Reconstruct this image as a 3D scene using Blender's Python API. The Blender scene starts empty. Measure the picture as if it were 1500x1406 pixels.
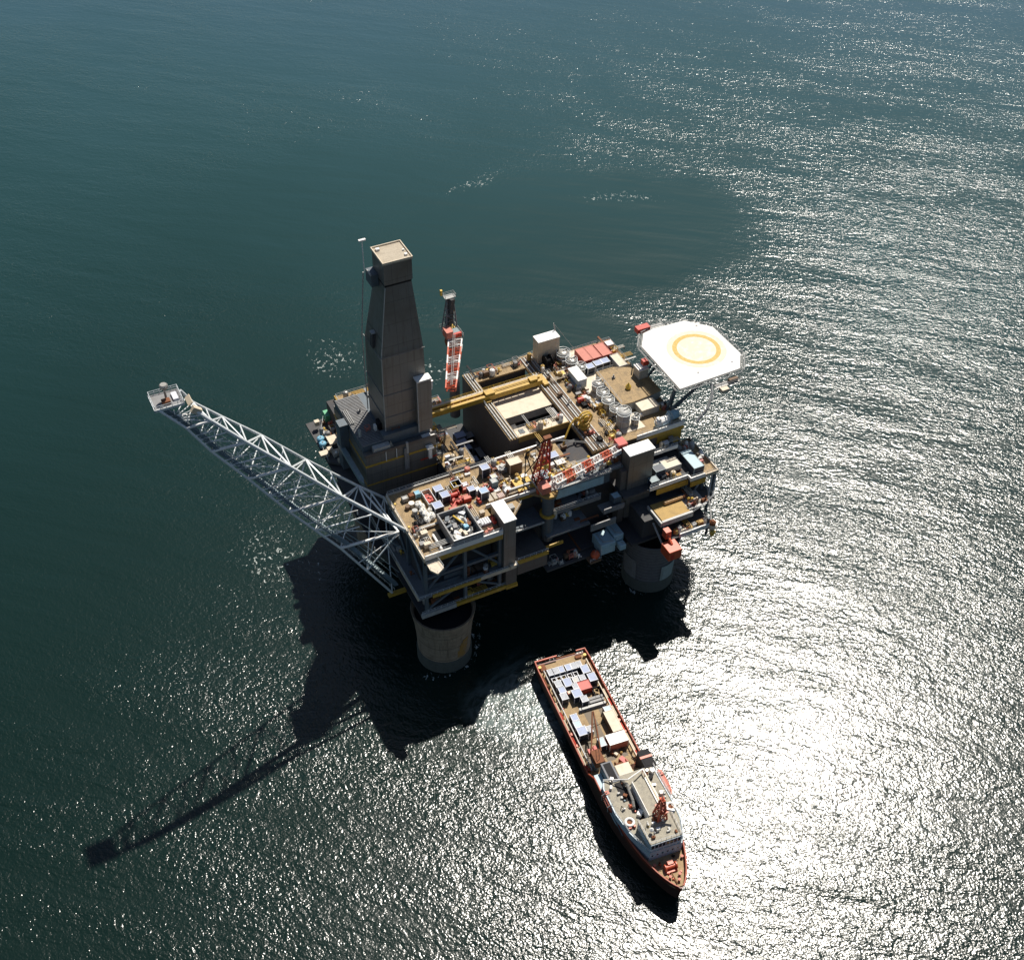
import bpy, bmesh, math, random
from math import radians, sin, cos, pi, hypot, sqrt, tan
from mathutils import Vector, Matrix
random.seed(11)
C = bpy.context.scene.collection
S = bpy.context.scene

# ------------------------------------------------------------------ materials
MATS = {}
def mat(name, col, rough=0.6, metal=0.0, dirt=0.35, dcol=(0.10, 0.075, 0.05), scale=0.5, streak=0.0, fine=0.15, bump=0.02, spec=0.5, lines=None):
    """weathered procedural paint: large dirt patches, fine speckle, optional vertical streaks and plate seams"""
    if name in MATS: return MATS[name]
    m = bpy.data.materials.new(name); m.use_nodes = True
    nt = m.node_tree; N = nt.nodes; L = nt.links
    b = N['Principled BSDF']; b.inputs['Roughness'].default_value = rough; b.inputs['Metallic'].default_value = metal
    b.inputs['Specular IOR Level'].default_value = spec
    g = N.new('ShaderNodeNewGeometry')
    n1 = N.new('ShaderNodeTexNoise'); n1.inputs['Scale'].default_value = scale; n1.inputs['Detail'].default_value = 8; n1.inputs['Roughness'].default_value = 0.65
    L.new(g.outputs['Position'], n1.inputs['Vector'])
    r1 = N.new('ShaderNodeMapRange'); r1.inputs['From Min'].default_value = 0.48; r1.inputs['From Max'].default_value = 0.72; r1.inputs['To Max'].default_value = dirt
    L.new(n1.outputs['Fac'], r1.inputs['Value'])
    mx = N.new('ShaderNodeMix'); mx.data_type = 'RGBA'; mx.inputs[6].default_value = (*col, 1); mx.inputs[7].default_value = (*dcol, 1)
    fac = r1.outputs[0]
    if streak > 0:
        mp = N.new('ShaderNodeMapping'); mp.inputs['Scale'].default_value = (1.3, 1.3, 0.07)
        L.new(g.outputs['Position'], mp.inputs['Vector'])
        n2 = N.new('ShaderNodeTexNoise'); n2.inputs['Scale'].default_value = 1.0; n2.inputs['Detail'].default_value = 5
        L.new(mp.outputs[0], n2.inputs['Vector'])
        r2 = N.new('ShaderNodeMapRange'); r2.inputs['From Min'].default_value = 0.5; r2.inputs['From Max'].default_value = 0.75; r2.inputs['To Max'].default_value = streak
        L.new(n2.outputs['Fac'], r2.inputs['Value'])
        ad = N.new('ShaderNodeMath'); ad.operation = 'MAXIMUM'; L.new(fac, ad.inputs[0]); L.new(r2.outputs[0], ad.inputs[1]); fac = ad.outputs[0]
    L.new(fac, mx.inputs[0])
    n3 = N.new('ShaderNodeTexNoise'); n3.inputs['Scale'].default_value = 4.0; n3.inputs['Detail'].default_value = 4
    L.new(g.outputs['Position'], n3.inputs['Vector'])
    r3 = N.new('ShaderNodeMapRange'); r3.inputs['From Min'].default_value = 0.3; r3.inputs['From Max'].default_value = 0.7
    r3.inputs['To Min'].default_value = 1 - fine; r3.inputs['To Max'].default_value = 1 + fine
    L.new(n3.outputs['Fac'], r3.inputs['Value'])
    vm = N.new('ShaderNodeVectorMath'); vm.operation = 'SCALE'; L.new(mx.outputs[2], vm.inputs[0]); L.new(r3.outputs[0], vm.inputs['Scale'])
    out = vm.outputs[0]
    if lines:   # plate seams on a world grid: (axis index, spacing m, width fraction, darkness)
        sp = N.new('ShaderNodeSeparateXYZ'); L.new(g.outputs['Position'], sp.inputs[0])
        for ax, spc, wd, dk in lines:
            a = N.new('ShaderNodeMath'); a.operation = 'DIVIDE'; L.new(sp.outputs[ax], a.inputs[0]); a.inputs[1].default_value = spc
            f = N.new('ShaderNodeMath'); f.operation = 'FRACT'; L.new(a.outputs[0], f.inputs[0])
            c = N.new('ShaderNodeMath'); c.operation = 'LESS_THAN'; L.new(f.outputs[0], c.inputs[0]); c.inputs[1].default_value = wd
            e = N.new('ShaderNodeMath'); e.operation = 'MULTIPLY_ADD'; L.new(c.outputs[0], e.inputs[0]); e.inputs[1].default_value = -dk; e.inputs[2].default_value = 1
            v2 = N.new('ShaderNodeVectorMath'); v2.operation = 'SCALE'; L.new(out, v2.inputs[0]); L.new(e.outputs[0], v2.inputs['Scale']); out = v2.outputs[0]
    L.new(out, b.inputs['Base Color'])
    if bump:
        bp = N.new('ShaderNodeBump'); bp.inputs['Distance'].default_value = bump; bp.inputs['Strength'].default_value = 0.6
        L.new(n3.outputs['Fac'], bp.inputs['Height']); L.new(bp.outputs[0], b.inputs['Normal'])
    MATS[name] = m
    return m
RUST = (0.16, 0.06, 0.02)
deckm = mat('tan_deck', (0.34, 0.235, 0.115), .75, dirt=.85, dcol=(.12, .09, .055), scale=.55, fine=.38, lines=[(0, 3.0, .03, .35), (1, 3.4, .03, .35)])
ochre = mat('ochre_deck', (0.42, 0.27, 0.08), .7, dirt=.5, dcol=(.17, .11, .04), scale=.5, fine=.2)
gdeck = mat('grey_deck', (0.17, 0.19, 0.2), .7, dirt=.6, dcol=(.09, .08, .06), scale=.4)
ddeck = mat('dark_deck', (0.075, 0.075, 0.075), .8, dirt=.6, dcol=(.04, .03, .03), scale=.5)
wallm = mat('module_wall', (0.14, 0.12, 0.105), .7, dirt=.45, dcol=(.13, .08, .05), streak=.6, scale=.2, lines=[(2, 4.5, .02, .35)])
cladm = mat('derrick_cladding', (0.20, 0.19, 0.175), .42, metal=.2, dirt=.7, dcol=(.12, .09, .065), streak=.6, scale=.07, fine=.03, bump=0, lines=[(2, 6.6, .02, .4), (0, 1.1, .12, .05), (1, 1.1, .12, .05), (0, 4.4, .03, .3), (1, 4.4, .03, .3)])
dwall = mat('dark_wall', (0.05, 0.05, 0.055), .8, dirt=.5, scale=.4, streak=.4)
bwall = mat('blue_grey_steel', (0.095, 0.125, 0.15), .55, dirt=.4, dcol=(.1, .07, .05), streak=.4, scale=.4)
yel = mat('yellow_paint', (0.5, 0.31, 0.04), .5, dirt=.6, dcol=(.2, .1, .03), streak=.3, scale=.8)
ylt = mat('bright_yellow', (0.75, 0.5, 0.08), .5, dirt=.4, scale=1.2)
white = mat('white_paint', (0.84, 0.82, 0.78), .45, dirt=.25, dcol=(.4, .33, .25), scale=.6, fine=.05)
cream = mat('cream_paint', (0.62, 0.53, 0.4), .55, dirt=.4, dcol=(.35, .25, .15), scale=.5, fine=.08)
greyl = mat('light_grey', (0.42, 0.42, 0.4), .5, dirt=.5, dcol=(.2, .16, .12), scale=.9, streak=.3)
grey = mat('mid_grey', (0.22, 0.22, 0.22), .55, dirt=.5, scale=.8)
black = mat('black_paint', (0.009, 0.009, 0.011), .7, dirt=.3, dcol=(.025, .02, .018), scale=1, spec=.25)
red = mat('red_paint', (0.5, 0.045, 0.025), .5, dirt=.5, dcol=(.17, .05, .03), scale=.9)
salmon = mat('faded_red', (0.52, 0.17, 0.12), .6, dirt=.4, dcol=(.3, .08, .05), scale=.7, fine=.06)
orange = mat('orange_red', (0.6, 0.11, 0.045), .45, dirt=.25, scale=.7)
rustm = mat('rust', (0.2, 0.07, 0.025), .8, dirt=.6, dcol=(.07, .03, .02), scale=1.2)
galv = mat('galvanised_steel', (0.72, 0.75, 0.75), .42, metal=.15, dirt=.3, dcol=(.35, .36, .36), scale=.7, fine=.08)
galvd = mat('dull_teal_steel', (0.2, 0.27, 0.29), .5, dirt=.4, scale=.5)
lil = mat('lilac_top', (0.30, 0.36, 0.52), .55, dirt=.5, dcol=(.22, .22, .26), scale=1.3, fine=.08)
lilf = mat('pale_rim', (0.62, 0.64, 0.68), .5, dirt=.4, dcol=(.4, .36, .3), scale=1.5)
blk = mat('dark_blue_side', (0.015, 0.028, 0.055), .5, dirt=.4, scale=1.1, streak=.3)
blue = mat('sky_blue', (0.16, 0.4, 0.55), .5, dirt=.3, scale=1)
pblue = mat('pale_blue', (0.36, 0.52, 0.58), .5, dirt=.35, dcol=(.25, .25, .22), scale=.7, streak=.35)
glassm = mat('dark_glass', (0.02, 0.03, 0.035), .08, dirt=.1, fine=0, bump=0)
bigbag = mat('white_sacking', (0.8, 0.78, 0.72), .85, dirt=.3, dcol=(.5, .42, .32), scale=1.5, bump=.1)
green = mat('green_paint', (0.12, 0.42, 0.22), .5, dirt=.3, scale=1)
brown = mat('brown_lagging', (0.16, 0.10, 0.06), .7, dirt=.4, scale=1)
silver = mat('silver_lagging', (0.38, 0.37, 0.34), .38, metal=.5, dirt=.85, dcol=(.25, .2, .15), scale=.9)
shipdeck = mat('ship_deck', (0.36, 0.255, 0.135), .8, dirt=.6, dcol=(.2, .12, .06), scale=.7, fine=.2, lines=[(1, 1.2, .06, .15)])
hullm = mat('hull_red', (0.17, 0.028, 0.014), .45, dirt=.8, dcol=(.10, .04, .022), streak=.8, scale=.35)
hull_shade = mat('hull_lower', (0.06, 0.026, 0.018), .5, dirt=.4, scale=.5)  # dark brown lower hull: shade on the ship's side put into the colour
shipblue = mat('ship_house', (0.48, 0.58, 0.64), .5, dirt=.35, dcol=(.3, .26, .2), scale=.8, streak=.4)
helim = mat('helideck_white', (0.8, 0.78, 0.74), .7, dirt=.22, dcol=(.6, .54, .44), scale=.35, fine=.04)
heliy = mat('helideck_yellow', (0.54, 0.37, 0.09), .7, dirt=.35, dcol=(.75, .65, .4), scale=1.0)
heliw = mat('helideck_wash', (0.66, 0.59, 0.45), .7, dirt=1.0, dcol=(.77, .74, .67), scale=.6)
concm = mat('concrete_leg', (0.33, 0.26, 0.185), .85, dirt=.8, dcol=(.14, .10, .065), streak=.85, scale=.3, fine=.15, lines=[(2, 1.7, .08, .3), (2, 5.1, .06, .3)])
concd = mat('marine_growth', (0.09, 0.1, 0.085), .7, dirt=.5, dcol=(.04, .05, .04), scale=.7)
concb = mat('ice_belt', (0.15, 0.15, 0.155), .6, dirt=.6, dcol=(.07, .07, .08), scale=.9, lines=[(2, 1.4, .12, .5)])
paleg = mat('pale_panel', (0.36, 0.43, 0.42), .55, dirt=.3, scale=.6, streak=.4)
ostain = mat('orange_stain', (0.36, 0.2, 0.05), .8, dirt=.7, dcol=(.24, .2, .16), scale=.5)

# ------------------------------------------------------------------ mesh helpers
class MB:
    def __init__(s): s.bm = bmesh.new()
    def box(s, x0, x1, y0, y1, z0, z1, bev=0.0):
        v = [s.bm.verts.new((x, y, z)) for z in (z0, z1) for x, y in ((x0, y0), (x1, y0), (x1, y1), (x0, y1))]
        for f in ((3, 2, 1, 0), (4, 5, 6, 7), (0, 1, 5, 4), (1, 2, 6, 5), (2, 3, 7, 6), (3, 0, 4, 7)): s.bm.faces.new([v[i] for i in f])
        return s
    def obox(s, c, sx, sy, sz, rz=0.0, ry=0.0):
        M = Matrix.Translation(c) @ Matrix.Rotation(rz, 4, 'Z') @ Matrix.Rotation(ry, 4, 'Y')
        v = [s.bm.verts.new(M @ Vector((x * sx / 2, y * sy / 2, z * sz / 2))) for z in (-1, 1) for x, y in ((-1, -1), (1, -1), (1, 1), (-1, 1))]
        for f in ((3, 2, 1, 0), (4, 5, 6, 7), (0, 1, 5, 4), (1, 2, 6, 5), (2, 3, 7, 6), (3, 0, 4, 7)): s.bm.faces.new([v[i] for i in f])
        return s
    def prism(s, pts, z0, z1, inset=0.0):
        n = len(pts)
        a = sum((pts[i][0] * pts[(i + 1) % n][1] - pts[(i + 1) % n][0] * pts[i][1]) for i in range(n))
        if a < 0: pts = pts[::-1]
        b = [s.bm.verts.new((x, y, z0)) for x, y in pts]; t = [s.bm.verts.new((x, y, z1)) for x, y in pts]
        s.bm.faces.new(b[::-1]); s.bm.faces.new(t)
        for i in range(n): s.bm.faces.new((b[i], b[(i + 1) % n], t[(i + 1) % n], t[i]))
        return s
    def frustum(s, r0, z0, r1, z1):   # r = (x0,x1,y0,y1)
        v = [s.bm.verts.new((x, y, z)) for r, z in ((r0, z0), (r1, z1)) for x, y in ((r[0], r[2]), (r[1], r[2]), (r[1], r[3]), (r[0], r[3]))]
        for f in ((3, 2, 1, 0), (4, 5, 6, 7), (0, 1, 5, 4), (1, 2, 6, 5), (2, 3, 7, 6), (3, 0, 4, 7)): s.bm.faces.new([v[i] for i in f])
        return s
    def tube(s, a, b, r, n=6, r2=None):
        a = Vector(a); b = Vector(b); d = b - a
        if d.length < 1e-6: return s
        q = d.to_track_quat('Z', 'Y').to_matrix(); r2 = r if r2 is None else r2
        A = [s.bm.verts.new(a + q @ Vector((cos(2 * pi * i / n) * r, sin(2 * pi * i / n) * r, 0))) for i in range(n)]
        B = [s.bm.verts.new(b + q @ Vector((cos(2 * pi * i / n) * r2, sin(2 * pi * i / n) * r2, 0))) for i in range(n)]
        for i in range(n): s.bm.faces.new((A[i], A[(i + 1) % n], B[(i + 1) % n], B[i]))
        s.bm.faces.new(A[::-1]); s.bm.faces.new(B)
        return s
    def path(s, pts, r, n=6):
        for a, b in zip(pts, pts[1:]): s.tube(a, b, r, n)
        return s
    def lathe(s, prof, c=(0, 0, 0), n=24, axis='Z'):
        rings = []
        R = {'Z': Matrix.Identity(3), 'X': Matrix.Rotation(pi / 2, 3, 'Y'), 'Y': Matrix.Rotation(-pi / 2, 3, 'X')}[axis]
        for r, z in prof:
            rings.append([s.bm.verts.new(Vector(c) + R @ Vector((cos(2 * pi * i / n) * max(r, .001), sin(2 * pi * i / n) * max(r, .001), z))) for i in range(n)])
        for A, B in zip(rings, rings[1:]):
            for i in range(n): s.bm.faces.new((A[i], A[(i + 1) % n], B[(i + 1) % n], B[i]))
        s.bm.faces.new(rings[0][::-1]); s.bm.faces.new(rings[-1])
        return s
    def torus(s, c, R, r, n=20, m=8, axis='Z'):
        Rm = {'Z': Matrix.Identity(3), 'X': Matrix.Rotation(pi / 2, 3, 'Y'), 'Y': Matrix.Rotation(pi / 2, 3, 'X')}[axis]
        g = [[s.bm.verts.new(Vector(c) + Rm @ Vector(((R + r * cos(2 * pi * j / m)) * cos(2 * pi * i / n), (R + r * cos(2 * pi * j / m)) * sin(2 * pi * i / n), r * sin(2 * pi * j / m)))) for j in range(m)] for i in range(n)]
        for i in range(n):
            for j in range(m): s.bm.faces.new((g[i][j], g[(i + 1) % n][j], g[(i + 1) % n][(j + 1) % m], g[i][(j + 1) % m]))
        return s
    def rail(s, pts, h=1.1, r=.045, step=1.8, closed=False):
        P = [Vector(p) for p in pts]
        if closed: P.append(P[0])
        up = Vector((0, 0, 1))
        for a, b in zip(P, P[1:]):
            s.tube(a + up * h, b + up * h, r, 4); s.tube(a + up * h * .5, b + up * h * .5, r * .8, 4)
            k = max(1, int((b - a).length / step))
            for i in range(k + 1):
                p = a.lerp(b, i / k); s.tube(p, p + up * h, r, 4)
        return s
    def truss(s, A, B, rc=.15, rb=.08, n=10, n_sides=None, x=True):
        """lattice between chord start points A and chord end points B"""
        A = [Vector(a) for a in A]; B = [Vector(b) for b in B]; m = len(A)
        for a, b in zip(A, B): s.tube(a, b, rc, 6)
        for i in range(n + 1):
            t = i / n; t2 = (i + 1) / n
            for k in range(m):
                j = (k + 1) % m
                p = A[k].lerp(B[k], t); q = A[j].lerp(B[j], t); s.tube(p, q, rb, 4)
                if i < n:
                    p2 = A[k].lerp(B[k], t2); q2 = A[j].lerp(B[j], t2)
                    if (i + k) % 2: s.tube(p, q2, rb, 4)
                    else: s.tube(q, p2, rb, 4)
        return s
    def build(s, name, m, parent=None, bevel=0.0, smooth=False, **tags):
        if bevel:
            bmesh.ops.bevel(s.bm, geom=list(s.bm.edges), offset=bevel, segments=1, affect='EDGES')
        me = bpy.data.meshes.new(name); s.bm.normal_update(); s.bm.to_mesh(me); s.bm.free()
        if smooth:
            for p in me.polygons: p.use_smooth = True
            me.set_sharp_from_angle(angle=radians(40)) if hasattr(me, 'set_sharp_from_angle') else None
        me.materials.append(m)
        o = bpy.data.objects.new(name, me); C.objects.link(o)
        if parent: o.parent = parent
        for k, v in tags.items(): o[k] = v
        return o
def thing(name, label, cat, loc=(0, 0, 0), rz=0.0, group=None):
    o = bpy.data.objects.new(name, None); C.objects.link(o); o.empty_display_size = .5
    o.location = loc; o.rotation_euler = (0, 0, rz); o['label'] = label; o['category'] = cat
    if group: o['group'] = group
    return o
def copy_tree(o, loc, rz, label, parent=None):
    c = o.copy(); C.objects.link(c); c.location = loc; c.rotation_euler = (0, 0, rz); c['label'] = label
    for ch in [k for k in C.objects if k.parent == o]:
        d = ch.copy(); C.objects.link(d); d.parent = c
        for g in [k for k in C.objects if k.parent == ch]:
            e = g.copy(); C.objects.link(e); e.parent = d
    return c

# ------------------------------------------------------------------ world, sun, camera
W = bpy.data.worlds.new('World'); S.world = W; W.use_nodes = True
wn = W.node_tree; sky = wn.nodes.new('ShaderNodeTexSky'); sky.sky_type = 'NISHITA'; sky.sun_disc = False
PHI = radians(63.0); SUN_AZ = radians(18.5); SUN_EL = radians(56.6)
sa = PHI - SUN_AZ                      # angle of the sun's ground direction in the platform frame
sd = Vector((cos(sa) * cos(SUN_EL), sin(sa) * cos(SUN_EL), sin(SUN_EL)))
sky.sun_elevation = SUN_EL; sky.sun_rotation = pi / 2 - sa; sky.air_density = 1.0; sky.dust_density = .6
bg = wn.nodes['Background']; bg.inputs['Strength'].default_value = 0.05
wn.links.new(sky.outputs[0], bg.inputs['Color'])
sl = bpy.data.lights.new('sun', 'SUN'); sl.energy = 4.7; sl.angle = radians(.9); sl.color = (1, .94, .85)
so = bpy.data.objects.new('sun', sl); C.objects.link(so); so.location = (60, 60, 300)
so.rotation_euler = sd.to_track_quat('Z', 'Y').to_euler()
S.cycles.use_denoising = True; S.cycles.denoising_prefilter = 'ACCURATE'; S.cycles.sample_clamp_indirect = 1.0; S.cycles.caustics_reflective = False; S.cycles.caustics_refractive = False; S.cycles.max_bounces = 4; S.cycles.diffuse_bounces = 3; S.cycles.use_adaptive_sampling = False
S.view_settings.view_transform = 'Standard'; S.view_settings.look = 'None'; S.view_settings.exposure = 0.3; S.view_settings.gamma = 1

TH = radians(43.5); RO = radians(1.0)
A_ = (sin(PHI), cos(PHI)); B_ = (-cos(PHI), sin(PHI))
def w2l(v):    # vector from the survey frame (y = view direction) to the platform frame
    return Vector((v[0] * A_[0] + v[1] * A_[1], v[0] * B_[0] + v[1] * B_[1], v[2]))
Rv = Vector((1, 0, 0)); Uv = Vector((0, sin(TH), cos(TH))); Fv = Vector((0, cos(TH), -sin(TH)))
R2 = Rv * cos(RO) + Uv * sin(RO); U2 = -Rv * sin(RO) + Uv * cos(RO)
Rl, Ul, Bl = w2l(R2), w2l(U2), w2l(-Fv)
cam = bpy.data.cameras.new('camera'); co = bpy.data.objects.new('camera', cam); C.objects.link(co)
cam.sensor_width = 36; cam.lens = 1900 / 1500 * 36; cam.clip_end = 40000; cam.clip_start = 1
M = Matrix(((Rl.x, Ul.x, Bl.x, 0), (Rl.y, Ul.y, Bl.y, 0), (Rl.z, Ul.z, Bl.z, 0), (0, 0, 0, 1)))
co.matrix_world = Matrix.Translation(Vector((-89.387, -220.909, 300.0))) @ M
S.camera = co

# ------------------------------------------------------------------ the sea
def sea_material():
    m = bpy.data.materials.new('sea'); m.use_nodes = True
    nt = m.node_tree; N = nt.nodes; L = nt.links; b = N['Principled BSDF']
    g = N.new('ShaderNodeNewGeometry'); P = g.outputs['Position']
    def mp(scale, rot):
        k = N.new('ShaderNodeMapping'); k.vector_type = 'POINT'
        k.inputs['Rotation'].default_value = (0, 0, rot)
        k2 = N.new('ShaderNodeMapping'); k2.inputs['Scale'].default_value = scale
        L.new(P, k.inputs['Vector']); L.new(k.outputs[0], k2.inputs['Vector']); return k2.outputs[0]
    def noise(vec, scale, det=2, rough=.5, dist=0.0):
        n = N.new('ShaderNodeTexNoise'); n.inputs['Scale'].default_value = scale; n.inputs['Detail'].default_value = det
        n.inputs['Roughness'].default_value = rough; n.inputs['Distortion'].default_value = dist
        L.new(vec, n.inputs['Vector']); return n.outputs['Fac']
    def mth(op, a, b=None, c=None):
        k = N.new('ShaderNodeMath'); k.operation = op
        for i, v in enumerate((a, b, c)):
            if v is None: continue
            if isinstance(v, (int, float)): k.inputs[i].default_value = v
            else: L.new(v, k.inputs[i])
        return k.outputs[0]
    def rng(v, a, b_, c, d):
        k = N.new('ShaderNodeMapRange'); k.interpolation_type = 'SMOOTHSTEP'
        for i, x in zip(('From Min', 'From Max', 'To Min', 'To Max'), (a, b_, c, d)): k.inputs[i].default_value = x
        L.new(v, k.inputs['Value']); return k.outputs[0]
    # warped position for the edges of the calm and the ruffled areas
    wn_ = N.new('ShaderNodeTexNoise'); wn_.inputs['Scale'].default_value = .02; wn_.inputs['Detail'].default_value = 5; L.new(P, wn_.inputs['Vector'])
    wv = N.new('ShaderNodeVectorMath'); wv.operation = 'MULTIPLY_ADD'; L.new(wn_.outputs['Color'], wv.inputs[0]); wv.inputs[1].default_value = (44, 44, 0)
    wo = N.new('ShaderNodeVectorMath'); wo.operation = 'ADD'; L.new(P, wo.inputs[0]); wo.inputs[1].default_value = (-22, -22, 0); L.new(wo.outputs[0], wv.inputs[2])
    def blob(cx, cy, rx, ry, rot, soft=.35):
        k = N.new('ShaderNodeMapping'); k.vector_type = 'TEXTURE'; k.inputs['Location'].default_value = (cx, cy, 0)
        k.inputs['Rotation'].default_value = (0, 0, rot); k.inputs['Scale'].default_value = (rx, ry, 1000)
        L.new(wv.outputs[0], k.inputs['Vector']); l = N.new('ShaderNodeVectorMath'); l.operation = 'LENGTH'; L.new(k.outputs[0], l.inputs[0])
        return rng(l.outputs['Value'], 1 - soft, 1 + soft * .3, 1, 0)
    calm = None
    for bl in BLOBS:
        o = blob(*bl[:6]); o = mth('MULTIPLY', o, bl[6]); calm = o if calm is None else mth('MAXIMUM', calm, o)
    patch = rng(noise(mp((1, .45, 1), radians(-20)), .012, 3, .55, .6), .36, .66, .74, 1.14)
    gust = rng(noise(mp((1, .22, 1), radians(-48)), .06, 4, .6, .6), .3, .7, .68, 1.26)
    ruf = None
    for bl in RUFFLE:
        o = mth('MULTIPLY', blob(*bl[:6]), bl[6]); ruf = o if ruf is None else mth('ADD', ruf, o)
    amp = mth('MULTIPLY', mth('MULTIPLY', mth('MULTIPLY', patch, gust), mth('ADD', 1.0, ruf)), mth('SUBTRACT', 1.0, calm))
    swell = noise(mp((1, .25, 1), radians(-52)), .09, 2, .5, .2)
    w1 = noise(mp((1, .55, 1), radians(-57)), .48, 2, .5, .8)
    w2 = noise(mp((1, .6, 1), radians(-20)), 1.05, 2, .55, .5)
    w3 = noise(mp((1, .8, 1), radians(-75)), 2.0, 1, .5, .0)
    h = mth('ADD', mth('MULTIPLY', w1, WV[0]), mth('MULTIPLY', w2, WV[1])); h = mth('ADD', h, mth('MULTIPLY', w3, WV[2]))
    h = mth('MULTIPLY', h, amp); h = mth('ADD', h, mth('MULTIPLY', swell, WV[3]))
    bp = N.new('ShaderNodeBump'); bp.inputs['Strength'].default_value = 1; bp.inputs['Distance'].default_value = 1
    L.new(h, bp.inputs['Height']); L.new(bp.outputs[0], b.inputs['Normal'])
    b.inputs['Roughness'].default_value = WV[4]
    b.inputs['IOR'].default_value = 1.333; b.inputs['Specular IOR Level'].default_value = .76
    # body colour: dark green, slow mottling; haze and sky reflection painted in as paler blue far out
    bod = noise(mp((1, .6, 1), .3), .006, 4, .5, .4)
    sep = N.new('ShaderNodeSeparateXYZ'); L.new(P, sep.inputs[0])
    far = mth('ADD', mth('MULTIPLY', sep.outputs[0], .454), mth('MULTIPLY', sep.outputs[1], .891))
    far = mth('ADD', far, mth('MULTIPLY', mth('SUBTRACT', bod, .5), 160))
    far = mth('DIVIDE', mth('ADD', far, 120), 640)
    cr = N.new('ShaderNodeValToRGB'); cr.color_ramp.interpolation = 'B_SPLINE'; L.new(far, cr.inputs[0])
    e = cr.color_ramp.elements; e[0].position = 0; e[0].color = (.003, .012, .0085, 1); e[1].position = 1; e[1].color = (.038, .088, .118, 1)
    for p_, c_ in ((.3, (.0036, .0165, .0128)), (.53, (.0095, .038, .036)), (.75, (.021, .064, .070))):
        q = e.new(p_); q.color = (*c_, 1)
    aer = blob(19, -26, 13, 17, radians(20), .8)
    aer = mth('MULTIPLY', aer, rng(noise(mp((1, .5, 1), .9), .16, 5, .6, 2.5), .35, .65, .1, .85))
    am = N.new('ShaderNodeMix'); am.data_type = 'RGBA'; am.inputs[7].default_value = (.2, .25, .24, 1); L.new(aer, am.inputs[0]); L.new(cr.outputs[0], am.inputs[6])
    # thin foam flecks where the current boils up behind the platform
    fm = None
    for bl in FOAM:
        o = blob(*bl[:6]); fm = o if fm is None else mth('MAXIMUM', fm, o)
    fn = noise(mp((1, .7, 1), .4), .75, 4, .65, .8); th = mth('SUBTRACT', .80, mth('MULTIPLY', fm, .225))
    ff = mth('MULTIPLY', mth('MULTIPLY', mth('SUBTRACT', fn, th), 14), fm); cl = N.new('ShaderNodeClamp'); L.new(ff, cl.inputs[0])
    mx = N.new('ShaderNodeMix'); mx.data_type = 'RGBA'; mx.inputs[7].default_value = (.6, .64, .6, 1)
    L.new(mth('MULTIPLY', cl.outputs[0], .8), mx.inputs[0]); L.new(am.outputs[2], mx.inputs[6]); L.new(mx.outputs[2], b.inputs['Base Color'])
    return m
BLOBS = [(140, 188, 88, 57, radians(-12), .3, .9), (76, 112, 56, 56, 0, .3, .9), (70, 235, 85, 75, radians(20), .5, .7), (-110, 120, 90, 130, radians(-27), .6, .5), (310, 225, 44, 18, radians(-20), .8, .35), (20, 150, 60, 50, 0, .5, .5), (66, -62, 75, 95, radians(-27), .95, .22)]
RUFFLE = [(275, 130, 120, 95, radians(30), .9, .36), (150, 20, 60, 90, 0, .9, .2)]
FOAM = [(128, 240, 30, 8, radians(10), .9, 1), (180, 200, 34, 9, radians(-35), .9, 1), (57, 128, 20, 14, .3, .9, 1), (24, 150, 14, 22, .3, .9, 1), (3.7, 3.6, 10.5, 10.5, 0, .3, 1), (73.4, 4.6, 11, 11, 0, .3, 1), (12, -28, 12, 8, .5, .8, 1), (-30, 60, 20, 40, .3, .9, 1)]
WV = (.235, .16, .08, .5, .195)
sea = MB(); R_ = 15000
sea.bm.faces.new([sea.bm.verts.new(p) for p in ((-R_, -R_, 0), (R_, -R_, 0), (R_, R_, 0), (-R_, R_, 0))])
sea.build('sea', sea_material(), kind='structure')

# ------------------------------------------------------------------ the platform: legs, decks, walls
plat = thing('oil_platform', 'grey and tan offshore platform of stacked decks standing on four concrete legs', 'oil platform')
def pb(name, m, *b, parent=plat, bevel=0):
    k = MB()
    for q in b: k.box(*q)
    return k.build(name, m, parent)
def leg(cx, cy, m):
    l = MB().lathe([(7.6, -30), (7.75, 4.3), (7.95, 10), (8.4, 15), (9.3, 20.4), (8.8, 20.4), (8.4, 18.6), (6, 18.6)], (cx, cy, 0), 48).build('leg', m, plat, smooth=True)
    MB().lathe([(7.8, -30), (8.05, 3.9), (7.9, 4.5), (7.0, 4.5)], (cx, cy, 0), 48).build('tide_band', concd, l, smooth=True)
    MB().lathe([(8.2, 18.62), (8.2, 18.7)], (cx, cy, 0), 40).build('leg_top', black, l)
    MB().torus((cx, cy, 20.3), 9.1, .2, 40).build('rim', m, l, smooth=True)
    return l
LEGS = [(3.7, 3.6), (73.4, 4.6), (3.7, 52), (73.4, 52)]
l1 = leg(*LEGS[0], concm); l2 = leg(*LEGS[1], concb); leg(*LEGS[2], concm); leg(*LEGS[3], concm)
def patch(cx, cy, r0, z0, r1, z1, a0, a1, m, name, parent):
    k = MB(); n = 10; g = []
    for i in range(n + 1):
        a = radians(a0 + (a1 - a0) * i / n)
        g.append([k.bm.verts.new((cx + cos(a) * r, cy + sin(a) * r, z)) for r, z in ((r0, z0), (r1, z1), (r1 - .1, z1), (r0 - .1, z0))])
    for p, q in zip(g, g[1:]):
        for j in range(4): k.bm.faces.new((p[j], q[j], q[(j + 1) % 4], p[(j + 1) % 4]))
    k.bm.faces.new(g[0][::-1]); k.bm.faces.new(g[-1])
    return k.build(name, m, parent)
patch(*LEGS[1], 8.06, 4.8, 8.42, 11.2, -95, -58, paleg, 'wear_panel', l2)
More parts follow.
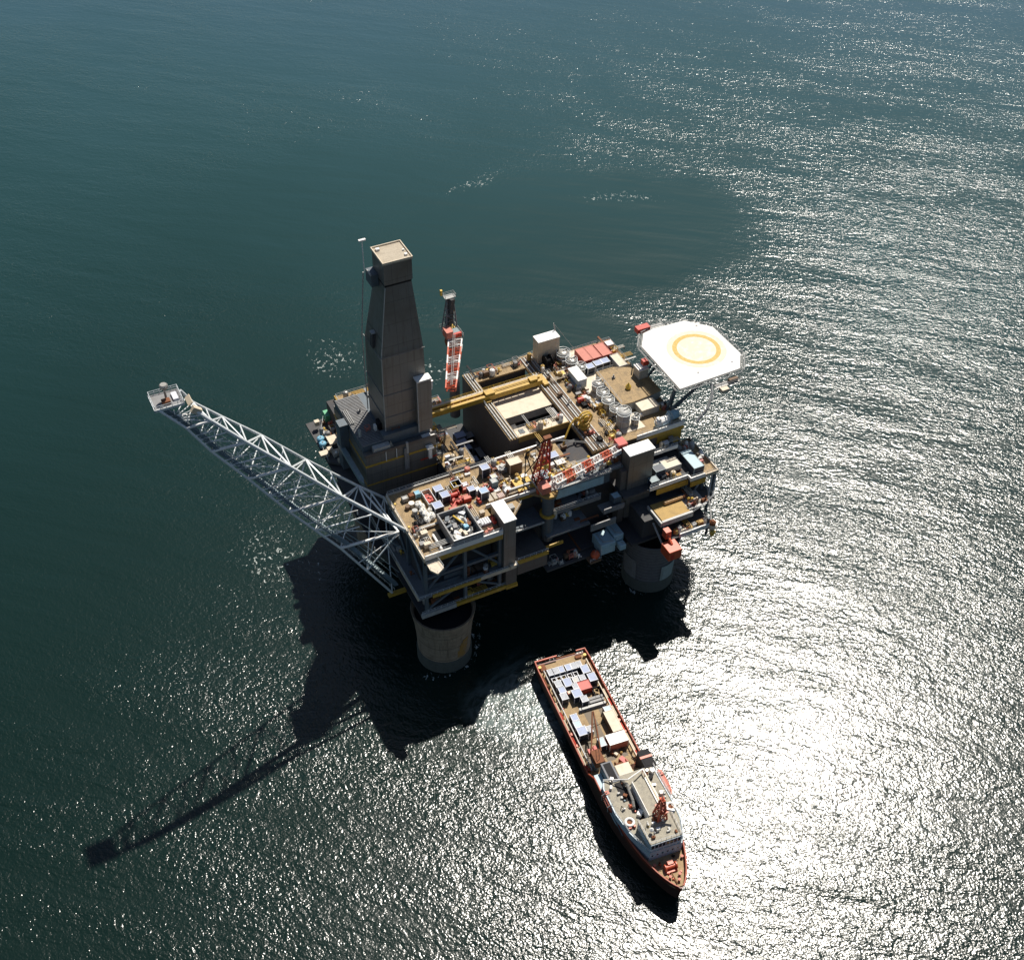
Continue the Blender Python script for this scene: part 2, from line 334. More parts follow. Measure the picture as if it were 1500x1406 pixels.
patch(*LEGS[1], 8.06, 4.8, 8.5, 13.0, -190, -150, grey, 'wear_panel', l2)
for i_, (z0_, z1_, a0_, a1_) in enumerate([(5.4, 8.2, -84, -66), (6.6, 10.2, -79, -60), (8.0, 12.4, -72, -58), (5.0, 7.0, -74, -63), (9.0, 11.2, -77, -70)]):
    rz_ = lambda z: 7.75 + (z - 4.3) * .035 + (max(0, z - 10) * .09 if z > 10 else 0)
    patch(*LEGS[0], rz_(z0_) + .06 + .012 * i_, z0_, rz_(z1_) + .06 + .012 * i_, z1_, a0_, a1_, ostain, 'rust_stain', l1)

# --- main structure boxes (x0,x1,y0,y1,z0,z1)
pb('deck_plate', deckm, (-2.5, 20.6, 0, 26.6, 45.5, 46.0))
pb('deck_plate', deckm, (20.6, 36.6, 10.9, 26.6, 45.5, 46.0))
MB().prism([(30, 10.9), (33.6, 10.9), (36.6, 8), (39.5, 8), (39.5, 10.9)], 45.45, 45.98).build('deck_plate', deckm, plat)
MB().prism([(24.4, 5.5), (26.2, 4.2), (30.5, 8.2), (30.5, 10.9), (24.4, 10.9)], 45.2, 45.75).build('deck_plate', deckm, plat)
MB().prism([(-2.5, 0), (-2.5, -3.5), (-1.2, -5.6), (1.2, -4.2), (.9, -.8), (2.5, 0)], 44.6, 45.2).build('corner_landing', cream, plat)
pb('deck_plate', deckm, (36.6, 50.5, 10.9, 26.6, 45.45, 45.95))
pb('deck_plate', gdeck, (50.5, 64, 9.5, 17, 45.0, 45.6))
pb('edge_girder', white, (-2.55, 20.6, -.35, -.02, 45.6, 47.3))
pb('edge_girder', yel, (.5, 20.6, -.3, .2, 43.9, 45.45))
pb('edge_girder', white, (20.6, 31.0, 10.55, 10.88, 45.6, 47.0), (31, 36.2, 10.5, 10.85, 45.6, 46.8))
pb('edge_girder', yel, (20.7, 36.6, 10.5, 10.9, 44.4, 45.5), (36.4, 40, 7.4, 7.8, 44.4, 45.4))
pb('edge_girder', cream, (-2.9, -2.52, -.3, 26.6, 45.0, 46.5))
pb('edge_girder', greyl, (-2.5, 30, 26.62, 26.95, 45.2, 46.6))
pb('pipe_beam', white, (30, 54, 26.65, 27.15, 46.0, 46.9))
# south frame under the deck
kk = MB()
kk.bm.free()
for x in (-2.2, 9.6, 20.2): MB().box(x - .45, x + .45, .6, 1.5, 24, 45.45).build('column', bwall, plat)
for x, y in ((-2.2, 13), (-2.2, 26)): MB().box(x - .4, x + .4, y - .4, y + .4, 24, 45.45).build('column', bwall, plat)
for a, b in (((-2, 1, 32.2), (9.6, 1, 45)), ((20.2, 1, 33), (9.6, 1, 45)), ((-2, 1, 24.5), (9.6, 1, 31)), ((9.6, 1, 31), (20, 1, 24.5)),
             ((-2.2, 1, 32), (-2.2, 13, 45)), ((-2.2, 13, 32), (-2.2, 26, 45)), ((-2.2, 13, 24), (-2.2, 1, 31)), ((-2.2, 13, 24), (-2.2, 26, 31))):
    MB().tube(a, b, .38, 8).build('brace', bwall, plat)
pb('girder', bwall, (-2.6, 20.6, .7, 1.6, 36.6, 37.5), (-2.6, 20.6, .6, 1.5, 42.8, 43.8))
pb('walkway', gdeck, (-5.0, 25.6, -.6, 27, 30.9, 31.5))
pb('edge_girder', yel, (-1, 13.6, -.95, -.62, 30.6, 31.8))
pb('edge_girder', cream, (13.6, 24.0, -.98, -.62, 30.9, 32.1), (22.6, 24.4, -1.4, .3, 31.52, 32.7))
pb('edge_girder', cream, (-5.35, -5.02, -.6, 15.2, 31.0, 32.0))
pb('edge_girder', grey, (-5.35, -5.02, 15.2, 60, 31.0, 32.0))
pb('parapet', bwall, (4, 12, 2.5, 2.9, 31.5, 34), (-1, 8.5, 1.8, 2.2, 31.5, 32.6))
pb('bottom_frame', greyl, (-4.0, 6.5, .2, 1.1, 22, 23.4))
pb('bottom_frame', yel, (6.5, 25.5, .2, 1.1, 22.2, 23.4), (22.0, 25.6, -.05, 3.8, 22.0, 23.0))
pb('bottom_frame', dwall, (-4, 25.5, 1.12, 30, 22, 22.8), (24, 62, 4, 60, 22, 22.9), (62, 88, -2, 60, 23.4, 24.2), (-6, 26, 30, 62, 22, 22.8))
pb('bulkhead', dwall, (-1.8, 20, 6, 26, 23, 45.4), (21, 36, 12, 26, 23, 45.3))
pb('bulkhead', wallm, (22, 25.4, .4, 4.5, 23.2, 30.8))
pb('annex', wallm, (25.7, 35.2, .6, 10.5, 25.8, 31.4))
pb('annex_roof', ddeck, (25.6, 35.3, .5, 12, 31.42, 31.8))
pb('edge_girder', yel, (25.6, 35.4, .1, .48, 30.6, 31.9), (35.4, 41, 1.9, 2.3, 30.8, 31.8))
pb('deck_plate', bwall, (21, 36.4, 5, 12, 38.0, 38.6))
pb('handrail_beam', greyl, (27, 36, 4.6, 4.95, 38.7, 39.1))
# front of the middle part: recesses below the crane deck
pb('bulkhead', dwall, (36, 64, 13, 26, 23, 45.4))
pb('cladding_panel', pblue, (42.4, 57.8, 9.6, 9.95, 40.9, 44.0))
pb('bulkhead', bwall, (42.2, 60, 10, 12.8, 40.5, 44.9))
pb('handrail_beam', greyl, (40.4, 60, 9.1, 9.45, 44.95, 45.5))
pb('ledge', gdeck, (40.2, 56, 7.6, 12.9, 37.2, 37.9), (55, 61.8, 4.0, 7.5, 34.6, 35.2), (37, 51, 4.2, 12.9, 32.0, 32.6))
pb('handrail_beam', grey, (40.2, 55.8, 7.2, 7.55, 37.5, 38.9), (55, 61.8, 3.6, 3.95, 34.8, 36.6), (50, 58.3, 1.9, 2.3, 31.4, 33.8))
pb('ledge', ddeck, (36, 64, 1.6, 12.9, 21.0, 21.6))
pb('ledge', brown, (49, 52.6, -.8, 1.58, 20.6, 21.4))
# pit between derrick and hatch module
pb('pit_floor', ddeck, (17.2, 38.4, 27.2, 66, 26.4, 27.0))
pb('pit_wall', wallm, (38.4, 41.2, 31.6, 65, 24, 47.0))
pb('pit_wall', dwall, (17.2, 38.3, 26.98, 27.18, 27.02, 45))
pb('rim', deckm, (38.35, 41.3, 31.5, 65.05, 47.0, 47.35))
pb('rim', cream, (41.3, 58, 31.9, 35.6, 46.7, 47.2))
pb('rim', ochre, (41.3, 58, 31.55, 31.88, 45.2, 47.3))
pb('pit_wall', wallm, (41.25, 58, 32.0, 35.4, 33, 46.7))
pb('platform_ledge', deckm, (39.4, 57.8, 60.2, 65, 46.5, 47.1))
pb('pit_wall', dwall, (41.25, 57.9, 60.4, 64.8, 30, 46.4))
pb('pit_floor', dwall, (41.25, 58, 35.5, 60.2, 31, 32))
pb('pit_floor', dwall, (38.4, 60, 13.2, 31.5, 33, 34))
# rails band running north-south
pb('deck_plate', deckm, (58, 64.2, 17, 66, 46.0, 47.0))
for x in (58.25, 59.3, 60.9, 61.7, 62.9): pb('crane_rail', greyl, (x, x + .35, 17.2, 65, 47.0, 47.4))
for x in (58.75, 60.1, 62.3): pb('cable_tray', brown, (x, x + .4, 17.2, 65, 47.0, 47.25))
for x in (38.7, 39.6, 40.5): pb('crane_rail', greyl, (x, x + .3, 31.6, 64.5, 47.35, 47.8))
# east module
pb('deck_plate', deckm, (64.2, 88.6, 17, 62, 46.4, 47.0))
pb('deck_plate', cream, (70, 77.5, 20, 61.6, 47.0, 47.15))
pb('bulkhead', dwall, (60, 88, 17.4, 61, 24.5, 46.3))
pb('bulkhead', wallm, (76.5, 88.6, 17.05, 17.38, 38.2, 46.9), (88.15, 88.6, 17.4, 61, 38.2, 46.3))
pb('bulkhead', yel, (80, 88.4, 16.9, 17.02, 40, 45.4))
pb('edge_girder', white, (72.6, 89.0, 16.55, 16.88, 46.3, 47.9))
pb('edge_girder', yel, (74, 89, 16.6, 16.9, 44.9, 46.2))
pb('ledge', gdeck, (74.5, 85, 13.6, 16.9, 41.0, 41.6)); pb('edge_girder', white, (74.5, 85.2, 13.2, 13.55, 41.2, 42.4))
pb('ledge', greyl, (74, 81.5, 11.2, 13.2, 38.6, 39.4))
MB().prism([(62, 4.4), (83.4, 4.4), (83.4, 2.8), (93, 2.8), (93, 19), (88.7, 19), (88.7, 17), (62, 17)], 36.8, 37.6).build('deck_plate', ddeck, plat)  # dark grey, not tan: shadow from the higher levels put into the colour
pb('deck_plate', deckm, (88.4, 93, 3, 18.8, 37.6, 37.63))
pb('edge_girder', white, (70.5, 83.6, 4.0, 4.38, 37.2, 38.6), (83.42, 83.8, 2.4, 4.0, 37.2, 38.6), (83.8, 88.5, 2.4, 2.75, 37.2, 38.6))
pb('edge_girder', cream, (88.5, 93.2, 2.4, 2.75, 37.0, 38.2), (93.02, 93.35, 2.8, 19, 37.0, 38.0))
pb('edge_girder', yel, (73, 83.8, 4.05, 4.5, 34.6, 36.75), (83.8, 89, 2.5, 2.9, 34.8, 36.7))
pb('deck_plate', ddeck, (66, 90, -1.5, 17, 31.0, 31.6))
pb('deck_plate', greyl, (80, 86.5, -3.0, 3.5, 31.6, 31.9))
pb('deck_plate', ochre, (70.5, 80, -4.2, 3.2, 31.62, 32.3))
pb('edge_girder', greyl, (70, 80.4, -5.0, -4.25, 31.0, 32.8), (69.4, 69.9, -5, 3, 31, 32.6))
pb('deck_plate', ddeck, (72, 86, -8, 17, 27.2, 27.8))
pb('edge_girder', white, (74.2, 84.4, -8.4, -8.02, 27.6, 29.2))
pb('bulkhead', dwall, (75.5, 88, 5.6, 17, 31.65, 36.7), (66, 86, -1, 17, 24.2, 30.9))
for x, y in ((83.7, 4.8), (88.5, 3.4), (92.5, 3.4), (92.5, 16), (88, -1), (84.2, -7.6)): MB().box(x - .3, x + .3, y - .3, y + .3, 24, 36.7 if y > 0 else 31).build('column', bwall, plat)
for a, b in (((84, 4.8, 25), (88.5, 3.4, 36)), ((92.5, 3.4, 26), (88.5, 3.4, 36)), ((92.5, 3.6, 26), (92.5, 15, 36)), ((88, -1, 31), (92, 3.6, 36.5)), ((86, -7, 28), (89.7, 2, 33)), ((89.7, -1, 31.5), (92.8, 3, 36)), ((76, 17, 25), (86, 17, 33))): MB().tube(a, b, .28, 6).build('brace', greyl, plat)
# north-west decks round the derrick
pb('deck_plate', deckm, (0, 16, 61.5, 73.8, 45.4, 46.0)); pb('edge_girder', yel, (-.5, -.02, 61.5, 73.8, 43.6, 46.4))
pb('deck_plate', cream, (20.5, 27.4, 52.5, 59.5, 45.4, 46.0)); pb('edge_girder', salmon, (27.42, 27.8, 52.5, 59.5, 45.4, 46.9))
pb('deck_plate', ddeck, (-10, 18, 30, 75, 37.2, 37.8)); pb('bulkhead', dwall, (-3, 17, 38, 74, 23, 45))
MB().prism([(-10.2, 54.5), (-9.5, 64), (-4, 75), (0, 75), (0, 50), (-5, 50)], 38.5, 39.2).build('deck_plate', ddeck, plat)
pb('deck_plate', cream, (-7.6, -4.4, 59.2, 63, 40.6, 41.2)); pb('deck_plate', cream, (-11.6, -9, 56.4, 58.5, 39.3, 40.4), (-8, -5.6, 55.6, 57.8, 39.25, 40.2), (-7.5, -5, 52.4, 53.6, 39.2, 40.2))
pb('deck_plate', deckm, (17.2, 26.2, 29.5, 36.8, 44.6, 45.2)); pb('deck_plate', gdeck, (17.2, 24.5, 36.8, 51, 43.0, 43.6))
pb('bulkhead', dwall, (17.3, 24, 29.8, 50, 31, 43))
# railings (each run is one part)
RL = [[(-2.7, 0, 46.4), (-2.7, 26.4, 46.4)], [(-2.4, -.2, 47.2), (20.5, -.2, 47.2)], [(-5.2, -.5, 32), (-5.2, 15, 32), (-5.2, 40, 32)], [(-5, -.8, 31.6), (22, -.8, 31.6)],
      [(-3.8, .6, 23.4), (25, .6, 23.4)], [(40.4, 9.2, 45.5), (60, 9.2, 45.5), (63, 9.6, 45.5)], [(36.8, 8.1, 46), (39.4, 8.1, 46)], [(24.5, 5.6, 45.8), (26.2, 4.4, 45.8), (30.4, 8.2, 45.8)],
      [(-1.2, -5.5, 45.2), (1.1, -4.2, 45.2), (.9, -.9, 45.2)], [(-2.4, -3.4, 45.2), (-1.2, -5.5, 45.2)], [(72.6, 16.7, 47.8), (88.8, 16.7, 47.8), (88.8, 30, 47)], [(74.5, 13.4, 42.3), (85, 13.4, 42.3)],
      [(83.6, 2.6, 38.5), (93.1, 2.6, 38), (93.2, 19, 38)], [(70.5, 4.2, 38.5), (83.5, 4.2, 38.5)], [(90, -1.3, 31.6), (90, 17, 31.6)], [(80.4, -4.8, 32), (86.5, -3, 32), (90, -1.3, 32)], [(74.2, -8.2, 29.1), (86, -8.2, 28), (86, -3, 28)],
      [(0, 61.5, 46.2), (0, 73.7, 46), (16, 73.7, 46)], [(20.6, 59.4, 46), (27.6, 59.4, 46.5), (27.6, 52.5, 46.5)], [(39.5, 64.9, 47.1), (57.6, 64.9, 47.1), (64, 65.9, 47)], [(41.5, 35.4, 47.2), (57.8, 35.4, 47.2)], [(41.4, 32.1, 47.2), (57.8, 32.1, 47.2)],
      [(38.5, 32, 47.8), (38.5, 64, 47.8)], [(66, 61.8, 47), (88.4, 61.8, 47), (88.4, 20, 47)], [(-10.1, 54.6, 39.2), (-9.4, 64, 39.2), (-4, 74.8, 39.2)], [(17.3, 29.6, 45.2), (26, 29.6, 45.2), (26, 36.6, 45.2)], [(25.7, .3, 31.9), (35.3, .3, 31.9)], [(40.3, 7.4, 38.9), (55.8, 7.4, 38.9)],
      [(49, -.7, 21.4), (52.6, -.7, 21.4)], [(-2.3, 26.8, 46.6), (30, 26.8, 46.6)]]
for r in RL: MB().rail(r).build('railing', galv, plat)
# fixed plant: pipework, skids, boxes, vessels, each a part of its own
def plant(kind, x, y, z, rr):
    k = MB()
    if kind == 'pipe_run':
        l = rr.uniform(2.5, 7); ax = rr.random() < .5; n = rr.randint(2, 4); h = rr.uniform(.4, 1.1)
        for i in range(n):
            o_ = i * .5
            a = (x, y + o_, z + h) if ax else (x + o_, y, z + h); b = (x + l, y + o_, z + h) if ax else (x + o_, y + l, z + h)
            k.tube(a, b, .13, 6); k.tube(b, (b[0], b[1], z), .13, 6); k.tube(a, (a[0], a[1], z), .13, 6)
        k.build(kind, rr.choice([silver, cream, brown, greyl, yel]), plat)
    elif kind == 'pump_skid':
        w, d = rr.uniform(1.2, 2.4), rr.uniform(.8, 1.5)
        k.box(x, x + w, y, y + d, z, z + .25); k.lathe([(0.01, 0), (.42, .03), (.42, w * .5), (.3, w * .52), (.3, w * .8), (.01, w * .82)], (x + .1, y + d / 2, z + .7), 10, 'X')
        k.tube((x + w * .7, y + d / 2, z + .7), (x + w * .7, y + d / 2, z + 1.7), .14); k.box(x + w * .1, x + w * .25, y + .1, y + .35, z + .25, z + 1.1)
        k.build(kind, rr.choice([rustm, greyl, salmon, ylt, cream, brown, grey]), plat)
    elif kind == 'control_box':
        w, d, h = rr.uniform(.8, 1.8), rr.uniform(.7, 1.4), rr.uniform(.9, 2.0)
        k.box(x, x + w, y, y + d, z + .15, z + h); k.box(x - .08, x + w + .08, y - .08, y + d + .08, z + h, z + h + .1)
        for i in (0, 1):
            for j in (0, 1): k.box(x + i * (w - .12), x + .12 + i * (w - .12), y + j * (d - .12), y + .12 + j * (d - .12), z, z + .15)
        k.build(kind, rr.choice([cream, greyl, white, grey, brown, ochre, lilf]), plat)
    elif kind == 'vessel':
        r = rr.uniform(.45, .9); h = rr.uniform(1.2, 2.4)
        k.lathe([(r, 0), (r, h), (r * .8, h + r * .3), (r * .3, h + r * .45), (.01, h + r * .5)], (x, y, z), 14); k.torus((x, y, z + h * .6), r, .06, 14, 5); k.tube((x, y, z + h), (x, y, z + h + r), .1)
        k.build(kind, rr.choice([cream, silver, white, greyl, grey, ochre, rustm]), plat, smooth=True)
    elif kind == 'cable_tray':
        l = rr.uniform(3, 8); ax = rr.random() < .5; w = .6; h = rr.uniform(.2, 1.6)
        if ax: k.box(x, x + l, y, y + w, z + h, z + h + .12)
        else: k.box(x, x + w, y, y + l, z + h, z + h + .12)
        for i in range(4):
            t = i / 3 * (l - .1); px_, py_ = (x + t, y + .2) if ax else (x + .2, y + t); k.box(px_, px_ + .1, py_, py_ + .1, z, z + h)
        k.build(kind, rr.choice([black, grey, rustm, greyl]), plat)
    elif kind == 'deck_hatch':
        w, d = rr.uniform(1, 2.6), rr.uniform(1, 2.2); k.box(x, x + w, y, y + d, z, z + .16).box(x + .15, x + w - .15, y + .15, y + d - .15, z + .16, z + .2); k.tube((x + w * .3, y + d / 2, z + .3), (x + w * .7, y + d / 2, z + .3), .06, 4)
        k.build(kind, rr.choice([ddeck, grey, black, rustm, ochre, gdeck]), plat)
    elif kind == 'small_frame':
        w, d, h = rr.uniform(1, 2.2), rr.uniform(1, 2.2), rr.uniform(1, 2.4)
        for i in (0, w):
            for j in (0, d): k.tube((x + i, y + j, z), (x + i, y + j, z + h), .08, 4)
        k.path([(x, y, z + h), (x + w, y, z + h), (x + w, y + d, z + h), (x, y + d, z + h), (x, y, z + h)], .08, 4).tube((x, y, z), (x + w, y, z + h), .06, 4).box(x + .2, x + w - .3, y + .2, y + d - .3, z, z + h * .5)
        k.build(kind, rr.choice([rustm, salmon, greyl, black, ylt]), plat)
    else:
        k.tube((x, y, z), (x, y, z + 1.2), .16); k.lathe([(.4, 1.2), (.45, 1.5), (.1, 1.8)], (x, y, z), 10); k.tube((x, y, z + .5), (x + .9, y, z + .5), .12); k.tube((x + .9, y, z + .5), (x + .9, y, z), .12)
        k.build(kind, rr.choice([greyl, ylt, rustm, salmon, white]), plat)
rr = random.Random(5)
KINDS = ['pipe_run', 'pump_skid', 'control_box', 'vessel', 'vent_pipe', 'cable_tray', 'deck_hatch', 'small_frame']
for (x0, x1, y0, y1, z, n) in [(-2, 1.2, 2, 9, 46, 8), (27, 36, 11.4, 26, 46, 8), (12, 30, 10, 26, 46, 10), (59, 63, 18, 64, 47.4, 8), (78, 88, 30, 60, 47, 8), (-4, 16, 39, 60, 55.6, 4), (2, 18, 36.7, 38.3, 53.45, 2), (64, 73, 12, 16.6, 37.7, 4), (75.8, 83, 5, 8, 37.65, 4), (-2, 3, 9, 13, 46, 4), (14.5, 17, 1, 9, 46, 5), (26.5, 31, 12, 20, 46, 9), (28.5, 36, 20.5, 26, 46, 9), (13, 16, 10.5, 14, 46, 4), (32, 39, 10.8, 12.2, 46, 3),
        (40.5, 49.5, 12.5, 26, 46, 22), (0.4, 15, 62, 73, 46, 20), (20.8, 26.6, 53, 59, 46, 9), (17.6, 25.6, 29.8, 36, 45.2, 10), (17.6, 23, 38, 50, 43.6, 10), (39.8, 56.5, 60.6, 64.3, 47.1, 14),
        (42, 57, 32.4, 35, 47.2, 8), (64.5, 70, 18, 58, 47, 36), (77.5, 88, 24, 31, 47.1, 10), (84, 88, 42, 60, 47, 12), (63.5, 66, 60, 62, 47, 2), (-9, -3, 52, 73, 39.2, 16), (80.3, 86, -2.6, 3, 31.9, 8),
        (73, 84, -7.6, -5.4, 27.8, 7), (86.5, 92.5, 3.2, 18, 37.6, 12), (76, 84.5, 13.8, 16.5, 41.6, 5), (38, 50, 5, 12, 32.6, 9), (41, 55.5, 8, 12, 37.9, 7), (37, 49, 2, 5, 21.6, 9), (-4.6, 3, 3, 26, 31.5, 9), (8, 24, -.2, 4, 31.5, 6), (50.8, 63.5, 10, 16.5, 45.6, 9), (-3.5, 20, 1.3, 5.5, 22.8, 8)]:
    for i in range(int(n * 1.75)): plant(KINDS[(i * 3 + rr.randint(0, 3)) % 8], rr.uniform(x0, x1 - .8), rr.uniform(y0, y1 - .6), z, rr)

# ------------------------------------------------------------------ derrick
der = thing('derrick', 'tall enclosed brown-grey drilling tower tapering up from its square base house', 'derrick', (10, 46, 37.8))
def D(k, name, m, **a):     # builds a part given in platform coordinates under a root standing elsewhere
    def f(root):
        bmesh.ops.translate(k.bm, verts=k.bm.verts, vec=-Vector(root.location)); return k.build(name, m, root, **a)
    return f
def under(k, name, m, root, parent=None, **a):
    bmesh.ops.translate(k.bm, verts=k.bm.verts, vec=-Vector(root.location)); return k.build(name, m, parent or root, **a)
base = under(MB().box(-4.6, 17, 36.4, 61.5, 37.8, 53.4), 'base_house', cladm, der)
under(MB().box(-4.7, 17.1, 36.3, 61.6, 49.4, 50.1).box(-4.7, 17.1, 36.25, 61.6, 42.4, 42.8), 'stripe', yel, der, base)
under(MB().box(12, 17.15, 36.28, 37, 45.9, 46.3), 'stripe', red, der, base)
k = MB()
for y in [38.6 + .62 * i for i in range(36)]: k.box(-4.4, 2.6, y, y + .3, 55.6, 55.8)
rf = under(MB().box(-4.4, 16.2, 38.6, 61, 53.4, 55.6), 'upper_house', bwall, der); under(k, 'roof_rib', grey, der, rf)
under(MB().box(-4.9, 17.2, 36.1, 36.35, 53.4, 54.3), 'parapet', wallm, der, base)
under(MB().box(2.0, 16.4, 38.45, 41, 55.6, 57.4), 'skirt', bwall, der)
under(MB().box(13.2, 17.0, 36.5, 38.5, 53.42, 53.6), 'landing', white, der)
sh = under(MB().frustum((3.4, 16.2, 40.2, 52.6), 55.6, (3.4, 16.2, 40.2, 52.6), 70).frustum((3.4, 16.2, 40.2, 52.6), 70, (3.7, 16.0, 40.5, 52.4), 83).frustum((3.7, 16.0, 40.5, 52.4), 83, (6.9, 14.4, 42.7, 50.2), 103.6), 'shaft', cladm, der)
for z in (62, 69.9, 83): under(MB().box(3.2, 16.3, 40.05, 40.2, z, z + .18).box(3.2, 3.38, 40.1, 52.7, z, z + .18), 'seam', grey, der, sh)
under(MB().tube((3.4, 40.2, 56), (3.45, 40.2, 70), .16).tube((3.45, 40.2, 70), (3.75, 40.5, 83), .16).tube((3.75, 40.5, 83), (6.9, 42.7, 103.5), .16), 'corner_trim', greyl, der, sh)
under(MB().frustum((6.9, 14.4, 42.7, 50.2), 103.6, (6.9, 14.4, 42.7, 50.2), 104.4), 'gap', black, der)
hd = under(MB().box(6.7, 14.6, 42.4, 50.4, 104.4, 111), 'crown_house', cladm, der)
under(MB().box(6.45, 14.85, 42.15, 42.4, 110.8, 111.5).box(6.45, 14.85, 50.4, 50.65, 110.8, 111.5).box(6.45, 6.7, 42.4, 50.4, 110.8, 111.5).box(14.6, 14.85, 42.4, 50.4, 110.8, 111.5), 'parapet', cream, der, hd)
under(MB().box(6.7, 14.6, 42.4, 50.4, 111.0, 111.12), 'roof', mat('derrick_roof', (.42, .36, .27), .7, dirt=.7, dcol=(.25, .2, .14), scale=.4, lines=[(1, 2.6, .04, .2)]), der, hd)
for q in ((7.3, 8.3, 48.6, 49.4, 111.12, 111.7), (13.3, 14, 43.6, 44.3, 111.12, 111.6), (13.6, 14.1, 46, 46.4, 111.12, 111.5)): under(MB().box(*q), 'roof_hatch', white, der, hd)
under(MB().box(4.6, 6.65, 46.5, 50.4, 102, 105.6), 'side_cabin', bwall, der); under(MB().box(4.4, 4.7, 46.4, 49, 105.6, 106.1), 'handrail_beam', greyl, der)
under(MB().tube((4.4, 50.9, 104), (4.4, 50.9, 113.8), .14).box(3.5, 5.4, 50.6, 51.3, 113.8, 114.2), 'aerial', white, der)
under(MB().tube((4.2, 51.3, 104), (3.0, 52.9, 83), .18).tube((3.0, 52.9, 83), (3.0, 53.0, 56), .18), 'riser_pipe', greyl, der)
under(MB().frustum((3.0, 4.2, 45, 47), 83.5, (3.4, 4.6, 45.5, 46.8), 87.5), 'vent_hood', dwall, der); under(MB().box(3.2, 4.4, 45.4, 47.0, 87.8, 88.1), 'ledge', greyl, der)
under(MB().box(12.6, 16.7, 37.6, 40.15, 55.6, 73.5), 'lift_shaft', cladm, der); under(MB().box(12.4, 16.9, 37.5, 40.15, 73.5, 73.9), 'lift_roof', white, der)
under(MB().box(12.35, 12.58, 37.5, 37.8, 55.6, 73.5), 'corner_trim', greyl, der); under(MB().tube((17, 38.8, 69), (17.3, 38.8, 72), .5, 8), 'lamp', white, der)
under(MB().box(1.4, 1.6, 36.0, 36.2, 50.2, 53.6).box(4.6, 4.8, 36.0, 36.2, 50.2, 53.6), 'ladder', galv, der)
under(MB().box(6.9, 8.2, 35.6, 36.3, 45, 53), 'hose_reel', grey, der); under(MB().box(7.6, 8.2, 35.5, 36.2, 51, 55), 'bracket', greyl, der)
under(MB().box(13.6, 15.6, 34.6, 36.2, 50.6, 51.2).box(14.2, 15.2, 35.2, 36.2, 46.6, 50.6), 'vent_outlet', white, der)
under(MB().box(-7.2, -4.65, 49.4, 52.6, 39, 55.6), 'air_duct', bwall, der)
k = MB(); k.prism([(-7.5, 52.5), (-6.1, 52.8), (-6.1, 34.8), (-6.8, 32.6), (-7.5, 34.8)], 46.4, 47.6); under(k, 'exhaust_duct', galvd, der)
under(MB().box(-1.8, 3.2, 36.6, 38.4, 53.42, 55.2), 'box_housing', greyl, der)
under(MB().box(2.4, 3.35, 43, 45.5, 55.8, 58.2), 'doorway', black, der); under(MB().box(1.2, 1.9, 43.2, 44.4, 55.8, 57.6), 'locker', white, der)

# ------------------------------------------------------------------ flare boom
fl = thing('flare_boom', 'long grey lattice boom rising outward from the platform corner to its flare tip', 'flare boom', (-2, 14, 31.5))
Nc = [(-1.6, 12, 44.7), (-4.2, 14.2, 44.1), (-18.4, 16.3, 61.6), (-30.3, 18.5, 75.1), (-39.9, 20.7, 85.6), (-47.1, 22.8, 93.7), (-50.4, 25, 96.9)]
Lc = [(-8.2, 12, 23.3), (-21.2, 14, 45.6), (-33, 16.3, 62.4), (-41.6, 18.5, 75.8), (-48.8, 20.7, 86), (-53.2, 22.8, 93.6), (-58.3, 25, 99.3)]
Fc = [(-1.9, 31, 41.5), (-9.1, 31, 49.0), (-23.0, 31, 64.5), (-33.8, 31, 77.3), (-42.8, 31, 86.9), (-49.2, 31, 94), (-51.6, 31, 98.6)]
def vv(p): return Vector(p)
k = MB()
k.path(Nc[:1] + Nc[2:], .5, 8); under(k, 'chord', galv, fl)
under(MB().path(Lc, .36, 8), 'chord', galv, fl); under(MB().path(Fc, .42, 8), 'chord', galv, fl)
for i in range(1, 6): under(MB().tube(Nc[i], Lc[i], .42, 8), 'cross_member', white, fl)  # white, not galvanised: sunlit brightness of the rungs put into the colour
k = MB()
def mid(a, b, t=.5): return vv(a).lerp(vv(b), t)
for i in range(0, 6):
    nm = mid(Nc[i], Nc[i + 1]); lm_ = mid(Lc[i], Lc[i + 1]); fm = mid(Fc[i], Fc[i + 1])
    rr_ = .23 if i < 4 else .18
    k.tube(Nc[i], lm_, rr_ * .55) if i else k.tube(Nc[1], lm_, rr_); k.tube(nm, lm_, rr_ * .9) if 0 < i else None; k.tube(Nc[i + 1], lm_, rr_ * .5)
    k.tube(Fc[i], nm, rr_); k.tube(Fc[i], Nc[max(i, 0) if i else 0], rr_ + .06); k.tube(Fc[i], Nc[i + 1], rr_ + .06) if i else None; k.tube(mid(Fc[i], Fc[i + 1], .55), Nc[i + 1], rr_)
    k.tube(Fc[i], Lc[i], rr_ * .8); k.tube(Fc[i], lm_, rr_ * .7); k.tube(fm, lm_, rr_ * .7)
under(k, 'bracing', galv, fl)
for i in range(0, 6):      # pipe supports standing on short members between the rungs
    for t in (.33, .67):
        a = mid(Lc[i], Lc[i + 1], t); b = mid(Nc[i], Nc[i + 1], t); c = a.lerp(b, .62)
        if i == 0 and t < .5: continue
        k = MB(); k.tube(a, c, .17, 6)
        for u in (.22, .38, .5): p = a.lerp(b, u); k.tube(p + Vector((0, 0, -.9)), p + Vector((0, 0, 1.7 if u < .5 else .2)), .15, 4)
        if t > .5: d = a.lerp(b, .68); e = a.lerp(b, .92); k.tube(d, e, .14, 4); k.tube(d, d + Vector((0, 0, -2)), .14, 4); k.tube(e, e + Vector((0, 0, -1.6)), .14, 4)
        under(k, 'pipe_support', white, fl)  # white as the rungs, brightened in colour to look sunlit
k = MB()
